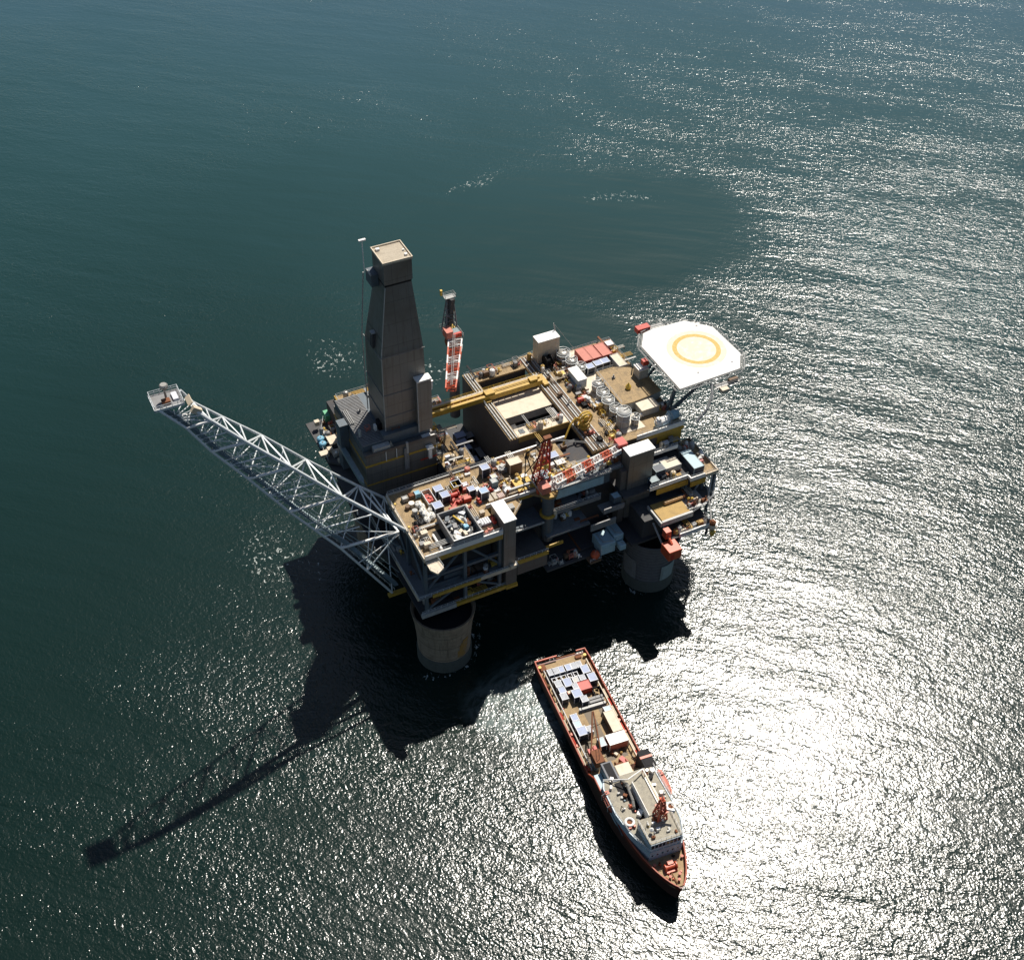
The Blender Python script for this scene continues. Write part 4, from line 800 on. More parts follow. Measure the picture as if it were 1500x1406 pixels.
cargo('tool_box', 'faded red box beside the bright red winch unit', 'tool box', 17.0, 15.6, ZD, 2.1, 1.8, 1.5, red, salmon, red)
cargo('tool_box', 'low faded red case in front of the winch unit, near the scrap tray', 'tool box', 12.2, 13.6, ZD, 2.3, 1.5, .9, red, salmon, red, rz=.2)
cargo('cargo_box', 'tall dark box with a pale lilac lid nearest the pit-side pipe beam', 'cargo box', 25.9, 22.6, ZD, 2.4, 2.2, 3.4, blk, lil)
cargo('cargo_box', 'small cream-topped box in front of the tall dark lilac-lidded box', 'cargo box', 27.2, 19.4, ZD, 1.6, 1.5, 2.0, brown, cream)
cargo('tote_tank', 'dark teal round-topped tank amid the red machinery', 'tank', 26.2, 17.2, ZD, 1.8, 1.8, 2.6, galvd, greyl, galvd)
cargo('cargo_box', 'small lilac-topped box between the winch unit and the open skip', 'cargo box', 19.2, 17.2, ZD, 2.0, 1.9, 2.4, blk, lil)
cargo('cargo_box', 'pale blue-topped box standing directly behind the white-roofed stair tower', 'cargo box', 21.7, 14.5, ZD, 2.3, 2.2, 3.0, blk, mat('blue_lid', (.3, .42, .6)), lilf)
for x, y, l, w, h, m_, rz, lb in [(23.8, 18.0, 2.6, 1.9, 1.1, salmon, .3, 'faded red pump behind the blue-topped box'), (24.5, 15.8, 2.2, 1.4, 1.2, red, -.3, 'dark red pump between teal tank and cream frames'), (19.6, 13.2, 2.0, 2.2, 1.4, red, .2, 'red pump close to the inner corner of the deck edge'), (20.0, 4.6, 1.0, 3.0, 1.5, red, 0, 'red pump squeezed against the white-roofed stair tower'), (17.2, 1.6, 3.4, 1.4, 1.2, salmon, .25, 'faded red pump at the outer deck edge beside the stair tower')]:
    t = thing('pump', lb, 'pump', (x, y, ZD), rz); MB().box(-l / 2, l / 2, -w / 2, w / 2, 0, .25).build('skid', grey, t)
    k = MB()
    if l > w: k.lathe([(.05, -l * .45), (h * .42, -l * .4), (h * .42, l * .1), (h * .3, l * .12), (h * .3, l * .4), (.05, l * .42)], (0, 0, h * .62), 12, 'X')
    else: k.lathe([(.05, -w * .45), (h * .36, -w * .4), (h * .36, w * .1), (h * .28, w * .12), (h * .28, w * .4), (.05, w * .42)], (0, 0, h * .62), 12, 'Y')
    k.build('casing', m_, t, smooth=True); MB().box(-.3, .3, -.3, .3, h * .9, h * 1.25).tube((0, 0, h), (0, w * .5, h * 1.3), .12).build('valve', m_, t)
for x, y, l, w, h, m_, lb in [(23.0, 13.3, 1.4, 2.6, .6, cream, 'flat cream frame just right of the blue-topped box'), (24.7, 13.4, 1.3, 2.6, .7, cream, 'flat cream frame between its twin and the pink crate'), (26.1, 12.6, 1.9, 1.7, 1.0, mat('pink_case', (.6, .42, .36)), 'pinkish case by the white deck-edge girder'), (26.2, 15.2, 1.9, 1.3, .7, white, 'low white-topped case in front of the teal tank'), (19.2, 24.6, 1.6, .8, .7, cream, 'cream case by the pit-side edge, left one of two'), (21.5, 24.8, 1.6, .8, .7, white, 'white case by the pit-side edge, right one of two'), (17.6, 5.0, 2.8, 2.4, 1.4, lilf, 'white grating-topped case left of the stair tower'), (26.8, 7.4, 1.5, 1.8, 1.0, greyl, 'grey slatted case on the landing right of the stair tower'), (18.5, 8.8, 1.4, 1.2, 1.2, cream, 'small cream case behind the grating-topped one'), (64.6, 62.0, 3.4, 2.8, 2.2, white, 'white case at the far end of the crane rails'), (67.2, 38.9, 1.8, 1.4, 1.2, white, 'white case beside the vessel row halfway along')]:
    t = thing('equipment_case', lb, 'case', (x, y, ZD if x < 60 else 47.0)); MB().box(-l / 2, l / 2, -w / 2, w / 2, .05, h).build('case', m_, t)
    k = MB()
    for i in range(4): k.box(-l / 2 + l * (i + .2) / 4, -l / 2 + l * (i + .45) / 4, -w / 2 + .1, w / 2 - .1, h, h + .06)
    k.build('slats', grey, t)
cargo('cargo_box', 'tall cream-topped container next to the red and white crane', 'container', 34.3, 20.8, ZD, 3.8, 2.8, 3.9, brown, cream, cream)
t = thing('wrapped_load', 'grey sheeted load beside the tall cream-topped container', 'sheeted load', (31, 22.4, ZD)); k = MB()
k.frustum((-1.5, 1.5, -1.2, 1.2), 0, (-1.2, 1.0, -.9, 1.0), 1.5).obox((.4, .2, 1.5), 1.4, 1.2, .7, .5); k.build('sheet', greyl, t); MB().tube((-1.5, 0, .8), (1.5, .1, 1.7), .06).tube((0, -1.2, .6), (.2, 1.2, 1.8), .06).build('lashing', black, t)
t = thing('drum', 'red barrel standing on the pit-side deck girder', 'drum', (22.1, 26.2, ZD)); MB().lathe([(.8, 0), (.85, .7), (.8, 1.5), (.6, 1.6)], n=14).build('shell', salmon, t); MB().lathe([(.2, 1.6), (.2, 1.7)], (.3, 0, 0), 8).build('bung', grey, t)
t = thing('drum', 'orange-red barrel on the small landing in front of the yellow tray', 'drum', (36.6, 9.6, ZD)); MB().lathe([(.7, 0), (.75, .6), (.7, 1.2), (.5, 1.3)], n=14).build('shell', orange, t); MB().lathe([(.2, 1.3), (.2, 1.4)], (.2, 0, 0), 8).build('bung', grey, t)
for y, lb in ((21.2, 'amber deck lamp near the pit end of the flare boom edge'), (11.4, 'amber deck lamp where the flare boom meets the deck')):
    t = thing('deck_lamp', lb, 'lamp', (-2.2, y, 46.5)); MB().tube((0, 0, 0), (0, 0, .9), .08).build('post', grey, t); MB().lathe([(.2, .9), (.4, 1.1), (.3, 1.4)], n=10).build('lamp_head', ylt, t)
# pit cargo
for x, y, l, w, h, m_, tp_, lb in [(32.6, 56.4, 3.4, 2.8, 3.0, blk, lil, 'blue-topped container at the far end of the shaded pit'), (31.6, 52.9, 3.4, 2.6, 3.2, blk, lil, 'blue-topped container third from the far end of the pit'), (31.9, 50.1, 3.2, 2.4, 3.0, blk, lil, 'blue-topped container in the middle of the pit'), (35.6, 55.6, 2.4, 2.4, 2.4, black, grey, 'dark container against the wall at the far end of the pit'), (31.8, 44.4, 2.8, 2.4, 2.8, blk, lil, 'blue-topped container near the pipe rack in the pit'), (32.6, 41.2, 3.2, 2.4, 2.8, galvd, greyl, 'grey-topped container near the south end of the pit'),
        (36.2, 47.4, 1.8, 4.4, 1.8, black, grey, 'long dark basket against the pit wall'), (36.2, 42.2, 2.0, 3.2, 2.0, black, grey, 'dark basket at the near end of the pit wall'), (28.2, 58.6, 2.8, 2.4, 2.4, blk, lil, 'blue-topped container half under the yellow bridge'), (27.6, 34.6, 5.8, 2.4, 2.4, black, blk, 'long dark container close to the south wall of the pit'), (33.8, 34.2, 4.0, 2.4, 2.2, black, grey, 'dark container in the south-east corner of the pit'), (27.4, 47.0, 2.4, 5.4, 2.4, black, grey, 'long dark container beside the pipe rack in the pit')]:
    cargo('pit_container', lb, 'container', min(x + 1.6, 37), y + 1.8, 27.0, l, w, h, m_, tp_, mat('dull_rim', (.25, .28, .34)))
# east deck cargo
cargo('shipping_container', 'faded red shipping container, left of the red group near the helideck', 'container', 75.7, 55.2, 47.0, 2.9, 6.4, 3.0, red, salmon, salmon)
cargo('shipping_container', 'faded red shipping container in the middle of the red group', 'container', 78.8, 55.2, 47.0, 2.9, 6.4, 3.0, red, salmon, salmon)
cargo('shipping_container', 'faded red shipping container, right of the red group beside a white box', 'container', 82.3, 55.0, 47.0, 3.2, 6.2, 3.0, red, salmon, salmon)
for x, y, lb in ((75.0, 50.0, 'lilac-topped box in front of the red containers, left of three'), (78.0, 50.3, 'lilac-topped box in front of the red containers, middle of three'), (80.6, 50.4, 'lilac-topped box in front of the red containers, right of three')):
    cargo('cargo_box', lb, 'cargo box', x, y, 47.0, 2.5, 2.3, 2.4, blk, lil)
cargo('cargo_box', 'white box at the right end of the red containers', 'cargo box', 86, 57.4, 47.0, 2.2, 2.2, 2.6, shipblue, white, white)
cargo('shelter', 'tan sloping shelter between red containers and small lift house', 'shelter', 84.4, 48.6, 47.0, 2.8, 6.2, 2.6, greyl, cream, greyl)
cargo('crate', 'cream crate on the tan deck beside the crane rails', 'crate', 66.0, 51.8, 47.0, 2.4, 2.0, 1.4, ochre, ylt, cream)
t = thing('cable_reel', 'black cable reel in front of the far plant room', 'cable reel', (64.6, 58.2, 47.0)); MB().lathe([(2.0, -1.1), (2.0, -.9), (1.3, -.9), (1.3, .9), (2.0, .9), (2.0, 1.1)], (0, 0, 2.0), 20, 'X').build('reel', black, t); MB().box(-1.4, 1.4, -1.6, 1.6, 0, .25).build('stand', grey, t)
t = thing('winch', 'cylindrical red winch beside the white-roofed cabin', 'winch', (65.4, 38.2, 47.0)); MB().lathe([(.9, -.9), (.9, .9)], (0, 0, 1.0), 14, 'X').build('drum', red, t); MB().box(-1.1, 1.1, -.9, .9, 0, .3).build('skid', grey, t)
t = thing('light_mast', 'thin lattice mast leaning beside the far plant room', 'mast', (70.6, 62.5, 47.0)); MB().tube((0, 0, 0), (-1.2, 1.6, 11), .14).tube((.9, 0, 0), (-1.1, 1.6, 11), .1).build('pole', greyl, t); MB().path([(-1.2, 1.6, 11), (5, -1, 1)], .05).build('stay', greyl, t)
def boat(label, x, y, z, l, w, h, hull, canopy, rz, name='lifeboat'):
    t = thing(name, label, 'lifeboat', (x, y, z), rz)
    k = MB(); prof = [(-.5, .35), (-.42, .8), (-.2, 1), (.2, 1), (.42, .75), (.5, .1)]; rows = []
    for u, s_ in prof:
        hw = w / 2 * s_; rows.append([k.bm.verts.new(p) for p in ((u * l, -hw * .3, 0), (u * l, -hw * .85, h * .25), (u * l, -hw, h * .5), (u * l, hw, h * .5), (u * l, hw * .85, h * .25), (u * l, hw * .3, 0))])
    for a, b in zip(rows, rows[1:]):
        for j in range(6): k.bm.faces.new((a[j], a[(j + 1) % 6], b[(j + 1) % 6], b[j]))
    k.bm.faces.new(rows[0]); k.bm.faces.new(rows[-1][::-1]); bmesh.ops.recalc_face_normals(k.bm, faces=k.bm.faces); k.build('hull', hull, t)
    k = MB(); rows = []
    for u, s_ in [(-.48, .4), (-.4, .75), (-.2, .92), (.2, .9), (.38, .6), (.46, .15)]:
        hw = w / 2 * s_; rows.append([k.bm.verts.new(p) for p in ((u * l, -hw, h * .5), (u * l, -hw * .8, h * .82), (u * l, -hw * .3, h), (u * l, hw * .3, h), (u * l, hw * .8, h * .82), (u * l, hw, h * .5))])
    for a, b in zip(rows, rows[1:]):
        for j in range(6): k.bm.faces.new((a[j], a[(j + 1) % 6], b[(j + 1) % 6], b[j]))
    k.bm.faces.new(rows[0]); k.bm.faces.new(rows[-1][::-1]); bmesh.ops.recalc_face_normals(k.bm, faces=k.bm.faces); k.build('canopy', canopy, t)
    MB().box(-l * .4, -l * .22, -w * .22, w * .22, h * .9, h * 1.2).build('conning_hatch', canopy, t)
    for sx in (-1, 1): MB().path([(sx * l * .3, -w * .55, -.1), (sx * l * .3, -w * .6, h * .9), (sx * l * .3, 0, h * 1.35)], .1).build('davit', greyl, t)
    return t
boat('white lifeboat lying above the yellow girder at the east deck edge', 82.6, 18.7, 47.2, 5.4, 3.0, 2.6, pblue, white, .1)
boat('blue and white lifeboat nearest the helideck corner', 86.6, 19.8, 47.2, 4.6, 3.2, 2.6, pblue, pblue, .12)
cargo('tank_module', 'large teal-sided module with a white roof panel on the lower east deck', 'module', 87.0, 8.0, 37.65, 3.4, 8.2, 2.8, blk, pblue, galvd)
cargo('cargo_box', 'dark blue container beside the right-hand brown tower', 'container', 76.0, 8.8, 37.65, 3.2, 2.6, 2.8, blk, blk, galvd)
cargo('cargo_box', 'small dark container at the rail beside the right-hand brown tower', 'container', 72.6, 5.8, 37.65, 2.6, 2.2, 2.2, blk, galvd, galvd)
cargo('shelter', 'low grey-white roof module in the middle of the lower east deck', 'shelter', 80.6, 9.6, 37.65, 5.2, 3.6, 2.4, greyl, cream, greyl)
for x, y, z, lb in [(90.2, 15.6, 37.65, 'white life raft drum farthest along the lower east deck edge'), (92.0, 10.2, 37.65, 'white life raft drum halfway along the lower east deck edge')]:
    t = thing('life_raft', lb, 'life raft', (x, y, z), 1.2); MB().lathe([(.1, -1.3), (.6, -1.2), (.65, -.1), (.72, 0), (.65, .1), (.6, 1.2), (.1, 1.3)], (0, 0, .9), 14, 'X').build('canister', white, t, smooth=True); MB().box(-.9, .9, -.5, .5, 0, .3).build('cradle', grey, t)
for x, y, lb in [(88.9, 14.6, 'red hose cabinet near the farthest life raft'), (90.0, 7.4, 'small red hose cabinet beside the teal-sided module')]:
    t = thing('hose_cabinet', lb, 'cabinet', (x, y, 37.65)); MB().box(-.6, .6, -.5, .5, .1, 1.6).build('cabinet', red, t); MB().box(-.5, .5, -.55, -.5, .2, 1.5).build('door', salmon, t)
cy = thing('gas_cylinder', 'orange-tan cylinder lying across the ochre lower deck', 'cylinder', (77.6, 1.6, 32.3)); MB().lathe([(.2, -3.4), (.55, -3.2), (.55, 2.8), (.3, 3.2)], (0, 0, .6), 14, 'X').build('cylinder', mat('tan_orange', (.6, .36, .16)), cy, smooth=True); MB().box(-2, -1.6, -.5, .5, 0, .3).box(1.6, 2, -.5, .5, 0, .3).build('cradle', brown, cy)
rb = thing('red_module', 'bright red box hanging out over the right-hand front leg', 'module', (70.2, -10, 24.6))
under(MB().box(68, 72.4, -12.8, -8.2, 24.6, 28.2), 'body', orange, rb, bevel=.12); under(MB().box(69.6, 71.4, -7.8, -5.8, 28.4, 31.2).tube((70.4, -10, 28.2), (70.4, -7, 30), .5), 'winch_head', orange, rb); under(MB().path([(69, -8, 26), (69, -1.6, 30)], .3).path([(71.6, -8, 26), (71.6, -1.6, 30)], .3), 'arm', greyl, rb)
under(MB().box(68.6, 69.6, -12.95, -12.8, 25.2, 27), 'door', red, rb)
for (x0, x1, y0, y1, z0, z1, lb) in [(52.8, 57.6, -.1, 5.6, 21.9, 26.0, 'large pale blue cabin hung on the front of the platform'), (57.9, 61.3, 1.6, 6.9, 21.9, 26.2, 'pale blue cabin squeezed between the large one and the brown tower'), (58.7, 60.8, -1.1, 1.1, 22.2, 24.2, 'smallest pale blue cabin, hanging in front of the other two')]:
    t = thing('blue_cabin', lb, 'cabin', ((x0 + x1) / 2, (y0 + y1) / 2, z0)); under(MB().box(x0, x1, y0, y1, z0, z1), 'body', pblue, t, bevel=.15)
    under(MB().box(x0 + .6, x1 - .6, y0 - .12, y0, z0 + .5, z1 - .8), 'door', pblue, t); under(MB().path([(x0 + 1, y1 - .5, z1), (x0 + 1.2, y0 + 1, z1 + .3), (x1 - .5, y0 + .4, z1 + .1)], .1), 'hose', greyl, t)
t = thing('buoy', 'orange-red round buoy beside the large pale blue cabin', 'buoy', (51.2, .4, 21.5)); MB().lathe([(.3, 0), (1.2, .5), (1.4, 1.3), (1.1, 2.1), (.3, 2.5)], n=16).build('float', orange, t, smooth=True); MB().tube((0, 0, 2.4), (0, 0, 3), .12).build('eye', grey, t)
cargo('cargo_box', 'pale grey unit standing on the ledge beside the right-hand brown tower', 'cargo box', 60.2, 6.2, 35.2, 2.4, 2.4, 3.0, bwall, pblue, bwall)
cargo('cargo_box', 'lilac and white stacked unit behind the red and white crane boom', 'cargo box', 46.2, 19.6, 45.98, 2.8, 2.4, 2.6, blk, lil)
cargo('equipment_case', 'white striped case next to the lilac unit behind the crane', 'case', 47.2, 16.9, 45.98, 2.8, 2.2, 1.8, greyl, white, cream)
t = thing('winch_pod', 'red and cream winch pod at the far corner of the lowest east beam', 'winch', (85.2, -8.6, 27.2)); MB().lathe([(1.0, 0), (1.3, .8), (.9, 1.6)], n=12).build('base', cream, t); MB().lathe([(.9, 1.6), (1.0, 2.6), (.5, 3.2)], n=12).build('head', rustm, t)
t = thing('bucket', 'yellow bucket hanging below the far corner winch', 'bucket', (85, -9.4, 24.8)); MB().lathe([(.5, 0), (.9, 1.8)], n=12).build('pail', ylt, t); MB().tube((0, 0, 1.8), (0, .6, 3), .08).build('handle', grey, t)
t = thing('tarpaulin', 'green sheeted box at the outer edge of the derrick side deck', 'sheeted load', (-3.4, 73.2, 39.2)); MB().frustum((-1.2, 1.2, -1.8, 1.8), 0, (-.9, .9, -1.5, 1.5), 2).build('sheet', green, t); MB().tube((-1.1, 0, 1.2), (1.1, 0, 1.2), .06).build('lashing', grey, t)
for x, y, lb in ((-9.0, 63.8, 'round sky-blue tank on the outer ledge beyond the derrick, farther one'), (-9.2, 61.4, 'round sky-blue tank on the outer ledge beyond the derrick, nearer one')):
    t = thing('tote_tank', lb, 'tank', (x, y, 39.2), group='sky-blue tanks on the outer ledge'); MB().lathe([(1.0, 0), (1.1, .2), (1.1, 1.4), (.8, 1.7), (.2, 1.75)], n=16).build('shell', blue, t, smooth=True); MB().lathe([(.25, 1.7), (.25, 1.9)], n=8).build('cap', grey, t)

# ------------------------------------------------------------------ supply ship (x towards the bow, y towards the right of the photo)
SHIP_RZ = radians(-95.9); SO = Vector((31.63 - .5 * .9947 + .52, -16.56 + .5 * .103 + .75, -1.3))
ship = thing('supply_ship', 'red-hulled supply ship with a long open cargo deck lying in the glittering water', 'ship', SO, SHIP_RZ)
def hb(u):      # half breadth at deck along the length
    if u < 46: return 8.1 - .25 * max(0, (3 - u) / 3)
    t = (u - 46) / 34.3; return 8.1 * max(0, 1 - t ** 2.6) ** .72
def sheer(u): return 4.9 if u < 40 else 4.9 + 3.3 * min(1, (u - 40) / 4)
st = [0, .6, 4, 10, 20, 30, 38, 40, 44, 50, 56, 61, 65, 69, 72, 74.5, 76.5, 78, 79, 79.8, 80.2]
k = MB(); rows = []
for u in st:
    b = hb(u); zt = sheer(u) + 1.25; fl_ = 1 - .55 * max(0, (u - 48) / 32) ** 1.4; rake = -2.6 * max(0, (u - 60) / 20)
    rows.append([k.bm.verts.new(p) for p in ((u + rake * 1.4, -b * .75 * fl_, -3), (u + rake, -b * .93 * fl_, 1.0), (u + rake * .45, -b * (.98 + fl_) / 2, 2.6), (u + rake * .2, -b * .995, zt - 1.4), (u, -b, zt), (u - .001, -max(b - .35, .02), zt), (u - .001, -max(b - .35, .02), sheer(u) - .3),
                                               (u - .001, max(b - .35, .02), sheer(u) - .3), (u - .001, max(b - .35, .02), zt), (u, b, zt), (u + rake * .2, b * .995, zt - 1.4), (u + rake * .45, b * (.98 + fl_) / 2, 2.6), (u + rake, b * .93 * fl_, 1.0), (u + rake * 1.4, b * .75 * fl_, -3))])
for a, b in zip(rows, rows[1:]):
    for j in range(14): k.bm.faces.new((a[j], a[(j + 1) % 14], b[(j + 1) % 14], b[j]))
k.bm.faces.new(rows[0]); k.bm.faces.new(rows[-1][::-1]); bmesh.ops.recalc_face_normals(k.bm, faces=k.bm.faces)
hu = k.build('hull', hullm, ship)
hu.data.materials.append(hull_shade)
for p in hu.data.polygons:
    if p.vertices and max(hu.data.vertices[v].co.z - sheer(hu.data.vertices[v].co.x) for v in p.vertices) < .2 and p.center.z < 6.5 and not (p.center.z > sheer(p.center.x) - .5 and abs(p.normal.z) > .8): p.material_index = 1
for s_ in (-1, 1):
    us = [u for u in st if u < 79.9]; MB().path([(u, s_ * (hb(u) - .15), sheer(u) + 1.38) for u in us], .24, 6).build('gunwale', mat('worn_gunwale', (.42, .085, .04), .55, dirt=.8, dcol=(.16, .06, .035), scale=.9), ship)
k = MB(); k.tube((.1, -7.9, 6.3), (.1, -1, 6.3), .3).tube((.1, 5, 6.2), (.1, 7.9, 6.2), .25)
k.build('stern_rail', orange, ship)
k = MB(); k.prism([(.6, -7.7), (44, -7.7), (44, 7.7), (.6, 7.7)], 4.6, 4.92); k.build('cargo_deck', shipdeck, ship)
k = MB(); us = [44, 50, 56, 61, 65, 69, 72, 74.5, 76.5, 78, 79]; k.prism([(u, -(hb(u) - .3)) for u in us] + [(u, hb(u) - .3) for u in us[::-1]], 7.9, 8.22); k.build('foredeck', shipdeck, ship)
MB().box(-.35, -.02, -1, 5, 3.6, 4.8).build('stern_roller', rustm, ship)
for s_ in (-1, 1):     # crash rails with their stanchions and piping
    k = MB().box(4, 39.5, s_ * 6.55 - .13, s_ * 6.55 + .13, 6.3, 6.7)
    for i in range(15): k.box(4 + i * 2.5, 4.3 + i * 2.5, s_ * 6.6 - .15, s_ * 6.6 + .15, 4.92, 6.3)
    k.build('crash_rail', greyl if s_ < 0 else cream, ship)
    for i, (u0, u1, m_) in enumerate([(5, 9, rustm), (15, 18.4, cream), (18.6, 21, red), (21.2, 25, cream), (27.4, 30, red), (31, 37, cream), (37, 39, red)]):
        MB().tube((u0, s_ * 7.25, 5.4), (u1, s_ * 7.25, 5.4), .34, 8).build('deck_pipe', m_, ship)
    k = MB()
    for i in range(17): k.tube((2 + i * 2.3, s_ * 7.75, 4.9), (2 + i * 2.3, s_ * 7.75, 6.3), .12, 5)
    k.build('bulwark_stay', hullm, ship)
    for u in (2.0, 26.5, 30.5, 38.6): MB().lathe([(.35, 4.9), (.35, 5.7), (.5, 5.75), (.5, 5.95)], (u, s_ * 7.0, 0), 10).build('bollard', ylt if u < 3 else orange, ship)
MB().box(.9, 3.2, -6.9, -5.2, 4.92, 5.5).box(1.2, 2.2, 4.2, 6, 4.92, 5.4).build('stern_fairlead', rustm, ship)
# forward house
def sp(name, m_, *b, parent=ship, bevel=0):
    k = MB()
    for q in b: k.box(*q)
    return k.build(name, m_, parent, bevel=bevel)
kk = MB(); hs = [(46.8, -7.0), (49, -7.9), (57, -7.9), (63, -6.8), (69.3, -4.6), (70.1, -4.2), (70.1, 4.7), (69.3, 5.4), (63.7, 7.4), (58.6, 7.7), (46.8, 7.3)]
kk.prism([(x, y) for x, y in hs], 8.23, 12.0)
house_ = kk.build('deckhouse', shipblue, ship)
kk = MB(); kk.prism([(x - .25 if x > 60 else x + .1, y * .95) for x, y in hs], 12.0, 12.12); kk.build('house_top', mat('ship_tan', (.34, .31, .24), .75, dirt=.8, dcol=(.16, .15, .13), scale=.8, fine=.2), ship, )
k = MB(); rpts = [(x, y, 12.12) for x, y in hs[2:]]; k.rail(rpts, 1.1, .06, 1.5); k.build('railing', white, ship)
wh = MB(); wh.prism([(62.6, -4.4), (69.9, -4.1), (69.9, 4.5), (62.6, 4.6)], 12.12, 15.0); br = wh.build('wheelhouse', shipblue, ship)
wh = MB(); wh.prism([(62.4, -4.5), (69.7, -4.2), (69.7, 4.5), (62.4, 4.7)], 15.0, 15.2); wh.build('wheelhouse_roof', MATS['ship_tan'], ship)
MB().rail([(62.6, -4.4, 15.2), (69.6, -4.1, 15.2), (69.6, 4.4, 15.2), (62.6, 4.6, 15.2)], 1.0, .06, 1.4).build('railing', white, ship)
for i in range(8): sp('window', glassm, (69.9, 69.98, -3.9 + i * 1.03, -3.2 + i * 1.03, 13.3, 14.5), parent=br)
for i in range(6): sp('porthole', glassm, (70.1, 70.17, -3.6 + i * 1.4, -3.2 + i * 1.4, 10.0, 10.5), parent=house_)
sp('casing', MATS['ship_tan'], (51.8, 62.2, -1.1, 2.3, 12.13, 15.4)); sp('casing_trim', white, (51.7, 62.3, -1.25, -1.12, 12.13, 15.8), (51.7, 62.3, 2.32, 2.6, 12.13, 15.8))
sp('walkway_beam', cream, (50.5, 63, 3.2, 3.6, 14.4, 14.8)); sp('light_well', black, (50.5, 62.0, -2.6, -1.3, 12.13, 12.2), (48.6, 54.6, -4.6, -2.7, 12.13, 12.2))
MB().path([(48.2, -2.4, 12.2), (51, -2, 13.6), (55.5, -2.4, 13.2), (57.6, -3, 12.4)], .45, 8).build('exhaust_pipe', silver, ship)
MB().tube((46.8, -6.9, 12.4), (50.2, -1.6, 14.8), .18).tube((50.2, -1.6, 14.8), (47.8, 3.8, 13.4), .18).tube((47.8, 3.8, 13.4), (57, 3.9, 14), .18).build('boat_boom', white, ship)
for x, y in ((60.8, -5.7), (60.2, 6.1)):
    k = MB().torus((x, y, 12.9), 1.05, .36, 22, 8); k.tube((x, y, 12.1), (x, y, 12.6), 1.1, 16); k.build('vent_ring', white, ship); MB().tube((x, y, 12.6), (x, y, 12.75), .75, 14).build('vent_grille', rustm, ship)
# funnels
f1 = MB().frustum((41.8, 48.4, -5.7, -2.6), 4.93, (42.0, 48.2, -5.5, -2.7), 12.0).build('funnel', galvd, ship)
sp('funnel_top', blk, (41.9, 48.3, -5.6, -2.6, 12.0, 12.3), parent=f1); sp('funnel_mouth', black, (42.3, 47.7, -5.1, -3.1, 12.3, 12.34), parent=f1); sp('funnel_side', pblue, (43, 49.5, -7.8, -5.75, 4.93, 9.6), parent=f1)
f2 = MB().frustum((41.6, 47.2, 5.0, 8.3), 6.3, (41.8, 47.0, 5.1, 8.2), 12.0).build('funnel', black, ship)
sp('funnel_top', black, (41.7, 47.1, 5.0, 8.3, 12.0, 12.3), parent=f2); sp('funnel_stripe', orange, (43.6, 44.3, 4.95, 8.35, 12.0, 12.42), parent=f2); sp('funnel_mouth', black, (44.8, 46.6, 5.5, 7.8, 12.3, 12.36), parent=f2)
sp('winch_house', cream, (41.4, 46.6, -1.2, 3.0, 4.93, 8.6), bevel=.15); MB().lathe([(1.1, -1.6), (1.1, -1.4), (.6, -1.4), (.6, 1.4), (1.1, 1.4), (1.1, 1.6)], (40.2, 1.6, 6.1), 16, 'Y').build('tow_winch', rustm, ship)
MB().obox((39.4, 2.6, 6.1), 2.2, 1.4, 1.4, .4).build('red_locker', red, ship)
# masts and foredeck gear
MB().truss([(61.6, .2, 15.2), (64.4, .2, 15.2), (64.4, 2.8, 15.2), (61.6, 2.8, 15.2)], [(62.6, 1.2, 22.5), (63.4, 1.2, 22.5), (63.4, 1.9, 22.5), (62.6, 1.9, 22.5)], .26, .13, 5).box(61.4, 64.6, .4, 2.8, 18.2, 18.5).box(62, 64, .9, 2.3, 20.6, 20.9).build('signal_mast', orange, ship)
MB().tube((63.4, 2.2, 18.6), (64.8, 4.4, 18.6), .35).build('radar_scanner', white, ship); MB().tube((62.9, 1.5, 22.4), (62.9, 1.5, 26.5), .1).build('aerial', white, ship)
MB().tube((64.6, -3.0, 15.2), (64.6, -3.0, 17.6), .08).lathe([(.1, 15.9), (.5, 16.2), (.55, 16.7), (.1, 17.2)], (66.6, -2.6, 0), 10).build('dome', white, ship)
r5 = random.Random(4)
for i in range(14): x, y = r5.uniform(63, 69), r5.uniform(-3.5, 4); sp('roof_fitting', r5.choice([rustm, greyl, white, ylt]), (x, x + r5.uniform(.3, .9), y, y + r5.uniform(.3, .9), 15.2, 15.2 + r5.uniform(.3, 1.1)))
for i in range(10): x, y = r5.uniform(55, 62), r5.choice([r5.uniform(-6.6, -3), r5.uniform(3.8, 6.4)]); sp('deck_fitting', r5.choice([rustm, greyl, white, orange]), (x, x + r5.uniform(.3, .8), y, y + r5.uniform(.3, .8), 12.12, 12.12 + r5.uniform(.3, .9)))
wd = MB().lathe([(.9, -1.6), (.9, -1.3), (.5, -1.3), (.5, 1.3), (.9, 1.3), (.9, 1.6)], (73.8, 0, 9.2), 14, 'Y').box(73, 75, -1.5, 1.5, 8.23, 8.7).box(72.6, 73.6, -.6, .9, 8.7, 10).build('windlass', orange, ship)
MB().tube((75, -.4, 8.8), (78.2, -.2, 8.6), .15).build('anchor_chain', rustm, ship)
for x, y in ((76.2, 1.4), (76.2, -1.2), (72, 4.0), (72, -3.6), (77.6, .6)): MB().lathe([(.28, 8.2), (.28, 8.9), (.42, 8.95), (.42, 9.1)], (x, y, 0), 8).build('bollard', salmon, ship)
def ship_at(x, y, z): v = Matrix.Rotation(SHIP_RZ, 4, 'Z') @ Vector((x, y, z)); return v + SO
